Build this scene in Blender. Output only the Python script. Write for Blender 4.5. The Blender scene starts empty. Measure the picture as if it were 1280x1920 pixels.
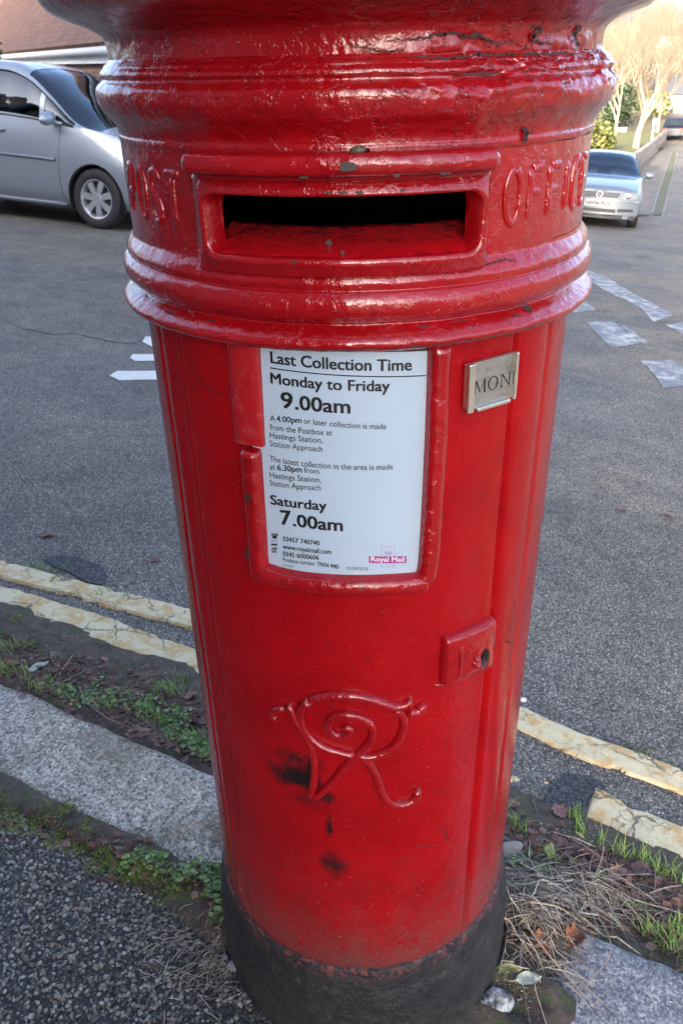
import bpy, bmesh, math, random
import numpy as np
from mathutils import Vector, Matrix
R = math.radians
rnd = random.Random(7)
scene = bpy.context.scene
COL = scene.collection

# ------------------------------------------------------------------ camera
F_PX, PITCH, ROLL, YAW = 1495.7, R(29.75), R(-1.345), R(-.064)     # in pixels of the 1280 px wide photograph
CAM = np.array([-.0226, -.9387, 1.4209])
_F = np.array([math.sin(YAW)*math.cos(PITCH), math.cos(YAW)*math.cos(PITCH), -math.sin(PITCH)])
_R0 = np.array([math.cos(YAW), -math.sin(YAW), 0]); _U0 = np.cross(_R0, _F)
_R = _R0*math.cos(ROLL)+_U0*math.sin(ROLL); _U = -_R0*math.sin(ROLL)+_U0*math.cos(ROLL)
cd = bpy.data.cameras.new('camera'); cam = bpy.data.objects.new('camera', cd); COL.objects.link(cam)
cd.sensor_fit = 'HORIZONTAL'; cd.sensor_width = 22.3; cd.lens = F_PX/1280*22.3
cd.clip_start = .02; cd.clip_end = 3000
cd.dof.use_dof = True; cd.dof.focus_distance = .76; cd.dof.aperture_fstop = 20
M = Matrix.Identity(4)
for i in range(3):
    M[i][0], M[i][1], M[i][2], M[i][3] = _R[i], _U[i], -_F[i], CAM[i]
cam.matrix_world = M
scene.camera = cam

# ------------------------------------------------------------------ light
SUN_EL, SUN_HEAD = R(15), (.47, .883)          # the sun stands behind the viewer; light travels along SUN_HEAD
w = bpy.data.worlds.new('World'); scene.world = w; w.use_nodes = True
nt = w.node_tree
bg = nt.nodes['Background']
sky = nt.nodes.new('ShaderNodeTexSky'); sky.sky_type = 'NISHITA'; sky.sun_disc = False
sky.sun_elevation = SUN_EL
sky.sun_rotation = math.atan2(-SUN_HEAD[0], -SUN_HEAD[1])
sky.air_density = .5; sky.dust_density = 5.0; sky.ozone_density = .8
nt.links.new(sky.outputs[0], bg.inputs[0]); bg.inputs[1].default_value = .15
sd = bpy.data.lights.new('sun', 'SUN'); sd.energy = 2.0; sd.angle = R(.5); sd.color = (1, .86, .68)
sun = bpy.data.objects.new('sun', sd); COL.objects.link(sun)
sun.rotation_euler = Vector((SUN_HEAD[0]*math.cos(SUN_EL), SUN_HEAD[1]*math.cos(SUN_EL), -math.sin(SUN_EL))).to_track_quat('-Z', 'Y').to_euler()
vs = scene.view_settings
scene.display_settings.display_device = 'sRGB'
vs.view_transform = 'Standard'; vs.look = 'None'; vs.gamma = 1; vs.use_curve_mapping = False
vs.exposure = 3.18

# ------------------------------------------------------------------ helpers: noise, terrain, rays
def _h(ix, iy, iz, seed):
    n = (ix*374761393 + iy*668265263 + iz*2147483647 + seed*1274126177) & 0xffffffff
    n = ((n ^ (n >> 13))*1274126177) & 0xffffffff
    return ((n ^ (n >> 16)) & 0xffff)/65535.0*2-1
def noise(P, s=1.0, seed=0):
    P = np.asarray(P, float)*s
    I = np.floor(P).astype(np.int64); f = P-I; f = f*f*(3-2*f)
    r = 0
    for dx in (0, 1):
        for dy in (0, 1):
            for dz in (0, 1):
                wgt = (f[..., 0] if dx else 1-f[..., 0])*(f[..., 1] if dy else 1-f[..., 1])*(f[..., 2] if dz else 1-f[..., 2])
                r = r + wgt*_h(I[..., 0]+dx, I[..., 1]+dy, I[..., 2]+dz, seed)
    return r
def fbm(P, s=1.0, seed=0, o=3):
    r = 0; a = 1
    for k in range(o):
        r = r+a*noise(P, s*2**k, seed+k*17); a *= .5
    return r/1.75
def n2(x, y, s, seed=0, o=2):
    x = np.asarray(x, float); y = np.asarray(y, float)
    return fbm(np.stack([x, y, np.zeros_like(x)+.37], -1), s, seed, o)

_S = [(-200, .1134), (17, .1134), (26, .085), (44, .06), (52, .03), (60, -.02), (80, -.07), (130, -.14), (160, -.05), (400, 0)]
_ss = np.linspace(-200, 400, 6001); _sl = np.interp(_ss, [a for a, b in _S], [b for a, b in _S])
_hh = np.concatenate([[0], np.cumsum((_sl[1:]+_sl[:-1])/2*.1)]); _hh -= np.interp(0, _ss, _hh)
def Z(x, y): return -np.interp((.085*np.asarray(x)+.075*np.asarray(y))/.11335, _ss, _hh)
ROAD = -.06
UU = np.array([.885, -.466]); NN = np.array([.466, .885])        # along and across the kerb
def un(u, n): return u*UU[0]+n*NN[0], u*UU[1]+n*NN[1]
def ray(x, y): return _F+_R*(x-640)/F_PX-_U*(y-960)/F_PX
def gp(x, y, dz=ROAD):
    """point of the ground that the photograph shows at pixel x, y"""
    d = ray(x, y); d = d/math.hypot(d[0], d[1]); ts = np.arange(.3, 300, .02)
    P = CAM+ts[:, None]*d; f = P[:, 2]-(Z(P[:, 0], P[:, 1])+dz)
    i = max(int(np.argmax(f < 0)), 1)
    t = ts[i-1]+.02*f[i-1]/(f[i-1]-f[i]+1e-12)
    return CAM+t*d
def at(x, y, dist):
    d = ray(x, y); return CAM+d*dist/math.hypot(d[0], d[1])
def ca(x, y, r):
    """angle (radians, 0 = towards the viewer) and height where pixel x, y meets the pillar at radius r"""
    d = ray(x, y); a = d[:2]@d[:2]; b = CAM[:2]@d[:2]; c = CAM[:2]@CAM[:2]-r*r
    t = (-b-math.sqrt(max(b*b-a*c, 0)))/a; P = CAM+t*d
    return math.atan2(P[0], -P[1]), P[2]
def cyl(a, z, r): return (r*math.sin(a), -r*math.cos(a), z)

# ------------------------------------------------------------------ helpers: meshes
class MB:
    def __init__(s): s.v = []; s.f = []; s.m = []
    def add(s, verts, faces, mi=0):
        o = len(s.v); s.v += [tuple(map(float, p)) for p in verts]
        s.f += [tuple(i+o for i in f) for f in faces]; s.m += [mi]*len(faces)
    def grid(s, G, mi=0, close_u=False, close_v=False, keep=None):
        G = np.asarray(G, float); a, b = G.shape[:2]
        o = len(s.v); s.v += [tuple(p) for p in G.reshape(-1, 3).tolist()]
        for i in range(a if close_u else a-1):
            i2 = (i+1) % a
            for j in range(b if close_v else b-1):
                if keep is not None and not keep[i, j]: continue
                j2 = (j+1) % b
                s.f.append((o+i*b+j, o+i2*b+j, o+i2*b+j2, o+i*b+j2)); s.m.append(mi)
    def box(s, c, d, rot=0, mi=0, tilt=None):
        c = np.array(c, float); d = np.array(d, float)/2
        V = [np.array([x*d[0], y*d[1], z*d[2]]) for x in (-1, 1) for y in (-1, 1) for z in (-1, 1)]
        cs, sn = math.cos(rot), math.sin(rot)
        V = [np.array([p[0]*cs-p[1]*sn, p[0]*sn+p[1]*cs, p[2]])+c for p in V]
        s.add(V, [(0, 1, 3, 2), (4, 6, 7, 5), (0, 4, 5, 1), (2, 3, 7, 6), (0, 2, 6, 4), (1, 5, 7, 3)], mi)
    def tube(s, pts, rad, n=6, mi=0, caps=True, flat=None):
        pts = [np.array(p, float) for p in pts]
        if not hasattr(rad, '__len__'): rad = [rad]*len(pts)
        rings = []; up = np.array([.13, .27, .95])
        for i, p in enumerate(pts):
            t = pts[min(i+1, len(pts)-1)]-pts[max(i-1, 0)]; t = t/(np.linalg.norm(t)+1e-12)
            if i == 0:
                a = np.cross(t, up)
                if np.linalg.norm(a) < .05: a = np.cross(t, [1, 0, 0])
            else: a = a-t*(a@t)
            a = a/(np.linalg.norm(a)+1e-12); b = np.cross(t, a)
            rings.append([p+rad[i]*(a*math.cos(k*2*math.pi/n)+b*math.sin(k*2*math.pi/n)) for k in range(n)])
        o = len(s.v)
        s.grid(rings, mi, close_v=True)
        if caps:
            L = len(pts)-1
            s.f.append(tuple(o+k for k in range(n))[::-1]); s.m.append(mi)
            s.f.append(tuple(o+L*n+k for k in range(n))); s.m.append(mi)
    def lathe(s, prof, n=48, mi=0, mat4=None, close=False):
        G = [[(r*math.cos(k*2*math.pi/n), r*math.sin(k*2*math.pi/n), z) for k in range(n)] for r, z in prof]
        G = np.array(G)
        if mat4 is not None:
            A = np.array(mat4); G = G@A[:3, :3].T+A[:3, 3]
        s.grid(G, mi, close_v=True, close_u=close)
    def ngon(s, pts, mi=0): s.add(pts, [tuple(range(len(pts)))], mi)
    def prism(s, pts2, fn, h, mi=0):
        """outline pts2 mapped by fn(x, y, height)"""
        n = len(pts2); V = [fn(x, y, 0) for x, y in pts2]+[fn(x, y, h) for x, y in pts2]
        s.add(V, [tuple(range(n, 2*n)), tuple(range(n))[::-1]]+[(i, (i+1) % n, n+(i+1) % n, n+i) for i in range(n)], mi)
    def mesh(s, name, smooth=True):
        me = bpy.data.meshes.new(name); me.from_pydata(s.v, [], s.f)
        me.polygons.foreach_set('material_index', s.m)
        if smooth: me.polygons.foreach_set('use_smooth', [True]*len(s.f))
        me.update(); return me
    def build(s, name, mats, parent=None, smooth=True, fix=False, sharp=None, loc=None):
        me = s.mesh(name, smooth)
        if fix:
            bm = bmesh.new(); bm.from_mesh(me); bmesh.ops.remove_doubles(bm, verts=bm.verts, dist=1e-6)
            bmesh.ops.recalc_face_normals(bm, faces=bm.faces); bm.to_mesh(me); bm.free()
        if sharp is not None and smooth: me.set_sharp_from_angle(angle=R(sharp))
        for m in (mats if isinstance(mats, (list, tuple)) else [mats]): me.materials.append(m)
        o = bpy.data.objects.new(name, me); COL.objects.link(o)
        if parent is not None: o.parent = parent
        if loc is not None: o.location = loc
        return o
def tag(o, label=None, cat=None, group=None, kind=None):
    if label: o['label'] = label
    if cat: o['category'] = cat
    if group: o['group'] = group
    if kind: o['kind'] = kind
    return o
def thing(name, label, cat, loc=(0, 0, 0), rot=None, group=None):
    o = bpy.data.objects.new(name, None); COL.objects.link(o); o.empty_display_size = .1
    o.location = [float(q) for q in loc]
    if rot is not None: o.rotation_euler = rot
    return tag(o, label, cat, group)
def structure(o): o['kind'] = 'structure'; return o
def spline(pts, n):
    """Catmull-Rom through the points, n steps a span"""
    P = np.array(pts, float); P = np.vstack([2*P[0]-P[1], P, 2*P[-1]-P[-2]]); out = []
    for i in range(1, len(P)-2):
        for k in range(n):
            t = k/n
            out.append(.5*(2*P[i]+(P[i+1]-P[i-1])*t+(2*P[i-1]-5*P[i]+4*P[i+1]-P[i+2])*t*t+(3*P[i]-P[i-1]-3*P[i+1]+P[i+2])*t**3))
    out.append(P[-2]); return np.array(out)

# ------------------------------------------------------------------ helpers: materials
class MT:
    def __init__(s, name):
        s.m = bpy.data.materials.new(name); s.m.use_nodes = True; s.t = s.m.node_tree
        s.b = s.t.nodes['Principled BSDF']; s.co = s.n('ShaderNodeTexCoord').outputs['Object']
    def n(s, k, **kw):
        o = s.t.nodes.new(k)
        for a, b in kw.items(): setattr(o, a, b)
        return o
    def put(s, i, v):
        if hasattr(v, 'node') or isinstance(v, bpy.types.NodeSocket): s.t.links.new(v, i)
        else:
            if isinstance(v, (tuple, list)) and len(v) == 3 and i.type == 'RGBA': v = (*v, 1)
            i.default_value = v
    def noise(s, scale, detail=4, rough=.55, vec=None, dist=0, out='Fac'):
        o = s.n('ShaderNodeTexNoise'); s.put(o.inputs['Scale'], scale); s.put(o.inputs['Detail'], detail)
        s.put(o.inputs['Roughness'], rough); s.put(o.inputs['Distortion'], dist); s.put(o.inputs['Vector'], vec or s.co); return o.outputs[out]
    def vor(s, scale, out='Distance', feature='F1', vec=None, rnd_=1):
        o = s.n('ShaderNodeTexVoronoi', feature=feature); s.put(o.inputs['Scale'], scale); s.put(o.inputs['Vector'], vec or s.co)
        s.put(o.inputs['Randomness'], rnd_); return o.outputs[out]
    def ramp(s, x, *stops):
        o = s.n('ShaderNodeValToRGB'); s.put(o.inputs[0], x); e = o.color_ramp.elements
        while len(e) < len(stops): e.new(.5)
        for k, (p, c) in zip(e, stops):
            k.position = p; k.color = (c, c, c, 1) if not hasattr(c, '__len__') else (*c, 1)
        return o.outputs[0]
    def mix(s, f, a, b, mode='MIX'):
        o = s.n('ShaderNodeMix', data_type='RGBA', blend_type=mode); s.put(o.inputs[0], f); s.put(o.inputs[6], a); s.put(o.inputs[7], b); return o.outputs[2]
    def math(s, op, a, b=0.0, clamp=False):
        o = s.n('ShaderNodeMath', operation=op, use_clamp=clamp); s.put(o.inputs[0], a); s.put(o.inputs[1], b); return o.outputs[0]
    def scale(s, v):
        o = s.n('ShaderNodeMapping'); s.put(o.inputs[0], s.co); o.inputs['Scale'].default_value = v; return o.outputs[0]
    def sep(s):
        o = s.n('ShaderNodeSeparateXYZ'); s.put(o.inputs[0], s.co); return o.outputs
    def rng(s, x, a, b, c=0., d=1.):
        o = s.n('ShaderNodeMapRange'); s.put(o.inputs[0], x)
        for i, v in enumerate((a, b, c, d)): o.inputs[i+1].default_value = v
        return o.outputs[0]
    def bump(s, h, dist, strength=1, prev=None):
        o = s.n('ShaderNodeBump'); s.put(o.inputs['Height'], h); o.inputs['Distance'].default_value = dist; o.inputs['Strength'].default_value = strength
        if prev is not None: s.put(o.inputs['Normal'], prev)
        s.put(s.b.inputs['Normal'], o.outputs[0]); return o.outputs[0]
    def set(s, **kw):
        for k, v in kw.items(): s.put(s.b.inputs[k.replace('_', ' ')], v)
        return s
def plain(name, col, rough=.5, metal=0, var=.0, scale=8, **kw):
    t = MT(name)
    c = col
    if var:
        n = t.noise(scale, 5); c = t.mix(n, tuple(q*(1-var) for q in col), tuple(min(1, q*(1+var)) for q in col))
    t.set(Base_Color=c, Roughness=rough, Metallic=metal, **kw); return t.m

MAT = {}
def red(name, dusty, rough, bumps=1.0, flake=False):
    t = MT(name); x, y, z = t.sep()
    big = t.noise(9, 4); fine = t.noise(150, 3); chips = t.noise(60, 6, .7)
    col = t.mix(t.ramp(big, (.35, 0), (.7, 1)), (.245, .002, .0045), (.33, .0035, .0065))
    col = t.mix(t.math('MULTIPLY', t.ramp(t.noise(70, 6, .75), (.5, 0), (.68, 1)), .35), col, (.30, .008, .012))
    grime = t.math('MULTIPLY', t.ramp(chips, (.61, 0), (.68, 1)), t.ramp(t.noise(7, 2), (.42, 0), (.6, 1)))
    col = t.mix(t.math('MULTIPLY', grime, .55), col, (.09, .02, .018))
    if dusty:
        low = t.rng(z, .50, .22)
        d = t.math('MULTIPLY', low, t.ramp(t.noise(26, 8, .72), (.40, 0), (.66, 1)))
        d = t.math('ADD', t.math('MULTIPLY', d, .45), t.math('MULTIPLY', t.rng(z, .37, .23), t.ramp(t.noise(170, 6, .75), (.36, 0), (.60, .75))), True)
        col = t.mix(d, col, (.105, .055, .048))
        sp = t.ramp(t.noise(330, 3), (.69, 0), (.74, 1))
        col = t.mix(t.math('MULTIPLY', sp, t.rng(z, .9, .3, .12, .7)), col, (.42, .28, .26))
        # soot: smears left where something was burnt under the cipher
        def blot(cx, cz, rx, rz, k, sc=30):
            ax = t.math('ADD', x, -cx); az = t.math('ADD', z, -cz)
            wob = t.math('MULTIPLY', t.math('ADD', t.noise(sc, 9, .72), -.5), 2.6)
            q = t.math('ADD', t.math('POWER', t.math('DIVIDE', t.math('ABSOLUTE', ax), rx), 2.0), t.math('POWER', t.math('DIVIDE', t.math('ABSOLUTE', az), rz), 2.0))
            q = t.math('SQRT', q)
            front = t.math('LESS_THAN', y, 0.0)
            return t.math('MULTIPLY', t.math('MULTIPLY', t.rng(t.math('ADD', q, wob), 1.1, .35), front), k)
        for a, zz, rx, rz, k in ((-21.5, .660, .034, .018, .85), (-19.5, .628, .034, .024, .97), (-25, .625, .026, .022, .75), (-15.2, .640, .010, .045, .9), (-12.0, .600, .016, .014, .85), (-10.5, .47, .020, .026, .85), (-11.5, .545, .006, .022, .95), (-19, .59, .03, .02, .5)):
            col = t.mix(blot(.243*math.sin(R(a)), zz, rx, rz, k), col, (.012, .008, .009))
    rg = t.math('ADD', t.math('MULTIPLY', t.noise(22, 5, .65), .22), rough-.11)
    t.set(Base_Color=col, Roughness=rg, Coat_Weight=.35 if not dusty else 0, Coat_Roughness=.06)
    t.b.inputs['Specular IOR Level'].default_value = .55 if not dusty else .24
    b = t.bump(t.noise(38 if dusty else 55, 3, .5), .0016*bumps)
    b = t.bump(fine, (.00022 if dusty else .00045)*bumps, prev=b)
    b = t.bump(t.noise(1, 4, .6, vec=t.scale((60, 60, 14))), .0010*bumps, .35, prev=b)
    b = t.bump(t.ramp(t.noise(24, 5, .62), (.53, 0), (.56, 1)), .0007, .25 if dusty else .6, prev=b)
    b = t.bump(t.noise(420, 2), .00016*bumps, prev=b)
    if flake:      # old flaked layers painted over: steps with sharp rims
        wv = t.n('ShaderNodeVectorMath', operation='ADD'); t.put(wv.inputs[0], t.co)
        sc = t.n('ShaderNodeVectorMath', operation='SCALE'); t.put(sc.inputs[0], t.noise(40, 4, out='Color')); sc.inputs['Scale'].default_value = .05
        t.put(wv.inputs[1], sc.outputs[0])
        st = t.ramp(t.noise(15, 5, .6, vec=wv.outputs[0]), (.475, 0), (.487, 1), (.60, 1), (.612, .3))
        b = t.bump(t.math('MULTIPLY', st, t.rng(x, -.05, .1, .12, 1)), .0022, prev=b)
    return t.m
MAT['red'] = red('red_gloss_paint', False, .14, 1.25)
def _m():
    t = MT('shaded_chute_paint'); x, y, z = t.sep(); r2 = t.math('SQRT', t.math('ADD', t.math('POWER', x, 2.), t.math('POWER', y, 2.)))
    g = t.math('MULTIPLY', t.rng(r2, .246, .212), t.ramp(t.noise(45, 6, .7), (.3, .45), (.6, 1)))      # shade painted in: mottled darkening towards the back of the plate
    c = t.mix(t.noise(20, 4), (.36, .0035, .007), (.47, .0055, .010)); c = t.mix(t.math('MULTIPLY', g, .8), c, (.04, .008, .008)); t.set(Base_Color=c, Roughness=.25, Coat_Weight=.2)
    b = t.bump(t.noise(60, 4, .6), .004); t.bump(t.noise(1, 4, .6, vec=t.scale((120, 30, 30))), .0012, prev=b); return t.m
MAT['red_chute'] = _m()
MAT['red_flake'] = red('red_flaked_gloss_paint', False, .14, 1.3, True)
MAT['red_body'] = red('red_weathered_paint', True, .24, 1.0)
MAT['red_door'] = MAT['red_body']
def _m():
    t = MT('red_sheet_metal'); s = t.ramp(t.noise(55, 7, .75), (.54, 0), (.68, 1))
    t.set(Base_Color=t.mix(t.math('MULTIPLY', s, .45), (.34, .006, .010), (.38, .13, .12)), Roughness=.38); t.bump(t.noise(180, 3), .0004); return t.m
MAT['flap'] = _m()
def _m():
    t = MT('black_plinth_paint'); x, y, z = t.sep()
    d = t.ramp(t.noise(18, 8, .7), (.38, 0), (.68, 1)); f = t.ramp(t.noise(240, 4, .7), (.45, 0), (.7, 1))
    c = t.mix(d, (.007, .007, .010), (.030, .026, .025)); c = t.mix(t.math('MULTIPLY', t.ramp(t.noise(24, 6, .72), (.57, 0), (.66, 1)), .4), c, (.06, .034, .024)); c = t.mix(t.math('MULTIPLY', t.rng(z, .12, .02), t.ramp(t.noise(40, 5), (.4, 0), (.6, .8))), c, (.055, .045, .036)); c = t.mix(t.math('MULTIPLY', f, .35), c, (.07, .065, .062))
    c = t.mix(t.math('MULTIPLY', t.rng(z, .205, .225), t.ramp(t.noise(90, 4), (.5, 0), (.6, .8))), c, (.22, .05, .05))
    t.set(Base_Color=c, Roughness=.55); b = t.bump(t.noise(30, 6, .65), .010); b = t.bump(t.ramp(t.noise(20, 6, .7), (.5, 0), (.53, 1)), .002, prev=b); t.bump(t.noise(260, 3), .0012, prev=b); return t.m
MAT['black'] = _m()
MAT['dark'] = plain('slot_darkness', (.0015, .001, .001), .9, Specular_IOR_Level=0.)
MAT['crack'] = plain('dark_crack_and_shadow', (.035, .010, .009), .7)
MAT['chip'] = plain('bare_iron', (.035, .024, .022), .55, 0, .4, 300)
def _m():
    t = MT('notice_plastic'); s = t.noise(14, 5, .6)
    c = t.mix(s, (.35, .445, .53), (.41, .505, .59)); st = t.math('MULTIPLY', t.ramp(t.noise(420, 2), (.70, 0), (.74, 1)), .5)
    c = t.mix(st, c, (.32, .28, .25)); t.set(Base_Color=c, Roughness=.32, Coat_Weight=.3, Coat_Roughness=.1); t.bump(t.noise(30, 2), .0005); return t.m
MAT['notice'] = _m()
MAT['ink'] = plain('black_ink', (.012, .012, .014), .4)
MAT['greyink'] = plain('grey_ink', (.10, .11, .13), .45)
MAT['magenta'] = plain('magenta_ink', (.30, .045, .19), .4)
MAT['pale_ink'] = plain('pale_ink', (.72, .72, .76), .4)
MAT['lilac'] = plain('lilac_ink', (.34, .27, .45), .45)
def _m():
    t = MT('tablet_steel'); s = t.noise(1, 4, .6, vec=t.scale((40, 40, 220)))
    c = t.mix(s, (.26, .25, .23), (.48, .46, .42)); c = t.mix(t.ramp(t.noise(75, 6, .7), (.56, 0), (.7, .7)), c, (.16, .14, .12))
    t.set(Base_Color=c, Metallic=.75, Roughness=.38); t.bump(t.noise(160, 4), .0005); return t.m
MAT['steel'] = _m()
MAT['brightsteel'] = plain('worn_bright_steel', (.62, .59, .52), .25, .9, .3, 60)
MAT['snail'] = plain('snail_shell', (.10, .075, .05), .45, 0, .6, 260)

# ------------------------------------------------------------------ the pillar box
box = thing('pillar_box', 'weathered red cast iron pillar box on a black plinth at the kerb', 'postbox')
ROT = R(-4)
def dense(prof, step=.0022):
    out = []
    for (r0, z0), (r1, z1) in zip(prof[:-1], prof[1:]):
        k = max(1, int(math.hypot(r1-r0, z1-z0)/step))
        out += [(r0+(r1-r0)*i/k, z0+(z1-z0)*i/k) for i in range(k)]
    return out+[prof[-1]]
def rounded(prof, n=5):
    P = spline(prof, n); return [(a, b) for a, b in P]
AZ = np.concatenate([np.radians(np.arange(-100, 100, .4)), np.radians(np.arange(100, 260, 4))])
def shell(prof, name, mat, lump=.0005, hole=None, rfun=None, extra=None, parent=box, seed=1):
    prof = np.array(prof); r = prof[:, 0][:, None]; z = prof[:, 1][:, None]; a = AZ[None, :]
    rr = r+0*a; zz = z+0*a; aa = a+0*z
    P = np.stack([rr*np.sin(aa), -rr*np.cos(aa), zz], -1)
    d = lump*(fbm(P, 28, seed, 2)+.7*fbm(P*np.array([1, 1, 2.2]), 75, seed+5, 2))
    if rfun is not None: d = d+rfun(aa, zz)
    rr = rr+d
    P = np.stack([rr*np.sin(aa), -rr*np.cos(aa), zz+.6*lump*fbm(P, 40, seed+9, 2)], -1)
    keep = None
    if hole:
        a0, a1, z0, z1 = hole
        am = aa[:-1, :]; zm = (zz[:-1, :]+zz[1:, :])/2; am = np.roll(am, 0)
        keep = ~((am > a0) & (am < a1) & (zm > z0) & (zm < z1))
    mb = MB(); mb.grid(P, 0, close_v=True, keep=keep)
    if extra: extra(mb)
    return mb.build(name, mat if isinstance(mat, list) else [mat], parent)
def crackline(mb, pts, wd, rf, mi=1, seed=0, jag=.003, lift=.0006):
    """jagged dark split along (angle in degrees, z) points"""
    r_ = random.Random(seed); P = spline([(R(a), z) for a, z in pts], 14)
    L = []; Rr = []
    for i, (a, z) in enumerate(P):
        t = i/(len(P)-1); k = wd*(.25+.75*math.sin(math.pi*min(1, max(0.02, t)))**.6)*r_.uniform(.45, 1.25)
        d = P[min(i+1, len(P)-1)]-P[max(i-1, 0)]; d = d*np.array([.245, 1]); d = d/(np.linalg.norm(d)+1e-9); nx, nz = -d[1]/.245, d[0]
        a += r_.gauss(0, jag*.5)/.245; z += r_.gauss(0, jag*.35)
        r = rf(a, z)+lift
        L.append(cyl(a+nx*k/2, z+nz*k/2, r)); Rr.append(cyl(a-nx*k/2, z-nz*k/2, r))
    mb.grid([L, Rr], mi)
def chipspot(mb, a, z, w_, h_, r, mi=1, seed=0):
    r_ = random.Random(seed); n = 13
    mb.ngon([cyl(R(a)+w_/2/.25*math.cos(k*2*math.pi/n)*r_.uniform(.4, 1.2), z+h_/2*math.sin(k*2*math.pi/n)*r_.uniform(.4, 1.25), r+.0005) for k in range(n)][::-1], mi)

# body: door gap on the left, groove and rounded jamb on the right
def body_r(a, z):
    d = np.degrees(a); wob = .5*np.sin(z*9)+.35*np.sin(z*23+1)
    g = -.0075*np.exp(-((d-38.6-.4*wob)/.95)**2)                       # groove beside the door
    g = g+.0042*np.clip(1-((d-45.5)/6.2)**2, 0, 1)**.6                   # rounded jamb
    g = g-.0018*np.exp(-((d-53)/1.3)**2)
    g = g-.012*np.exp(-((d+60.3+1.1*wob*(z < 1.1))/.62)**2)              # open hinge gap
    g = g+.0022*np.exp(-((d+56)/2.6)**2)
    g = g-.0016*np.exp(-((d+48.6+.6*wob)/.55)**2)
    g = g+.0016*(d > -48)*(d < 37.5)                                      # door leaf
    g = g*np.clip((z-.236)/.01, 0, 1)
    return g
def body_extra(mb):
    rf = lambda a, z: .2405+float(body_r(np.array(a), np.array(z)))
    for k, (pts, wd) in enumerate((([(14, .497), (18, .495), (22, .489), (25, .480)], .0016), ([(23, .520), (25, .515), (26.5, .5), (27, .485)], .0018), ([(7, .472), (12, .476), (17, .473), (20, .468)], .0011),
            ([(14, .455), (15, .43), (17.5, .41), (19, .40)], .0008), ([(45, .83), (46, .815), (45, .80), (46.5, .79), (49, .785)], .0013), ([(47, .86), (48, .845), (47, .835)], .0011), ([(51, .70), (51.3, .62), (52, .5), (52.5, .42)], .0009),
            ([(-45, 1.165), (-42, 1.145), (-37, 1.135), (-33, 1.135)], .0015), ([(-8, .42), (-4, .40), (-1, .385)], .0010), ([(27, .40), (29, .385), (31, .37)], .0010), ([(4, .9), (4.5, .895)], .001))):
        crackline(mb, pts, wd, rf, 1, 40+k, .0014)
    r_ = random.Random(5)
    for k in range(60):
        a = r_.uniform(-56, 52); z = r_.uniform(.26, 1.15); chipspot(mb, a, z, r_.uniform(.0008, .003), r_.uniform(.0008, .003), rf(R(a), z)+.0003, 1, k)
shell(dense([(.2380, .231), (.2412, .2335), (.2405, .239), (.2405, 1.196)], .0045), 'body', [MAT['red_body'], MAT['crack']], .00045, rfun=body_r, extra=body_extra)
shell(dense([(.258, -.15), (.258, .10), (.2565, .13), (.2530, .172), (.2515, .180), (.2492, .184), (.2475, .205), (.2440, .2305), (.2375, .2325)], .004), 'plinth', MAT['black'], .0012, seed=3)
# mouldings under the slot
prof = dense([(.2395, 1.1885)]+rounded([(.2440, 1.1900), (.2575, 1.1940), (.2622, 1.1985), (.2618, 1.2035), (.2570, 1.2080), (.2495, 1.2125), (.2465, 1.2155), (.2500, 1.2180), (.2552, 1.2230), (.2580, 1.2300), (.2572, 1.2385), (.2535, 1.2435), (.2508, 1.2452), (.2512, 1.2475), (.2518, 1.2520), (.2490, 1.2580), (.2442, 1.2640), (.2434, 1.268)]), .0018)
def ring_extra(mb):
    for k, (a, z, r, w_, h_) in enumerate(((-46, 1.2095, .2545, .016, .005), (33, 1.209, .2550, .022, .005), (-60, 1.2135, .2490, .01, .004), (-33, 1.2110, .2520, .014, .004), (12, 1.2115, .2510, .02, .0025), (20, 1.2125, .2495, .02, .0025))): chipspot(mb, a, z, w_, h_, r, 1, k)
    crackline(mb, [(36, 1.220), (37.5, 1.213), (39, 1.207)], .005, lambda a, z: .2535, 1, 3, .002)
    crackline(mb, [(24, 1.2595), (27, 1.2600), (30, 1.2615), (33, 1.2590), (34, 1.2575)], .0014, lambda a, z: .2486, 1, 4, .002)
    crackline(mb, [(-30, 1.1985), (0, 1.1975), (25, 1.1985), (40, 1.1985)], .0012, lambda a, z: .2626, 1, 8, .0015)
shell(prof, 'lower_moulding', [MAT['red'], MAT['crack']], .0010, extra=ring_extra, seed=11)
SL0, SL1, SZ0, SZ1 = R(-31.1), R(22.5), 1.2745, 1.3225
band = shell(dense([(.2434, 1.268), (.2432, 1.352)], .003), 'slot_band', [MAT['red'], MAT['crack']], .0008, hole=(SL0-R(1.2), SL1+R(.9), SZ0-.004, SZ1+.004), seed=15)
prof = dense(rounded([(.2432, 1.352), (.2446, 1.3545), (.2448, 1.358), (.2440, 1.3605), (.2452, 1.3655), (.2500, 1.3730), (.2560, 1.3800), (.2598, 1.3885), (.2600, 1.3970), (.2565, 1.4020), (.2530, 1.4045), (.2522, 1.4070), (.2538, 1.4095), (.2530, 1.4125), (.2505, 1.4150), (.2490, 1.4175), (.2455, 1.4200), (.2438, 1.4225)]), .0018)
def up_extra(mb):
    crackline(mb, [(8, 1.4195), (16, 1.4185), (24, 1.4200), (30, 1.4190), (40, 1.4195), (50, 1.4190)], .0022, lambda a, z: .2476, 1, 2, .002)
    crackline(mb, [(33, 1.3675), (34.2, 1.3600), (33.5, 1.3560)], .006, lambda a, z: .2468, 1, 5, .002)
    crackline(mb, [(10, 1.4085), (18, 1.4075), (26, 1.4065)], .0018, lambda a, z: .2538, 1, 9, .0015)
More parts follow.
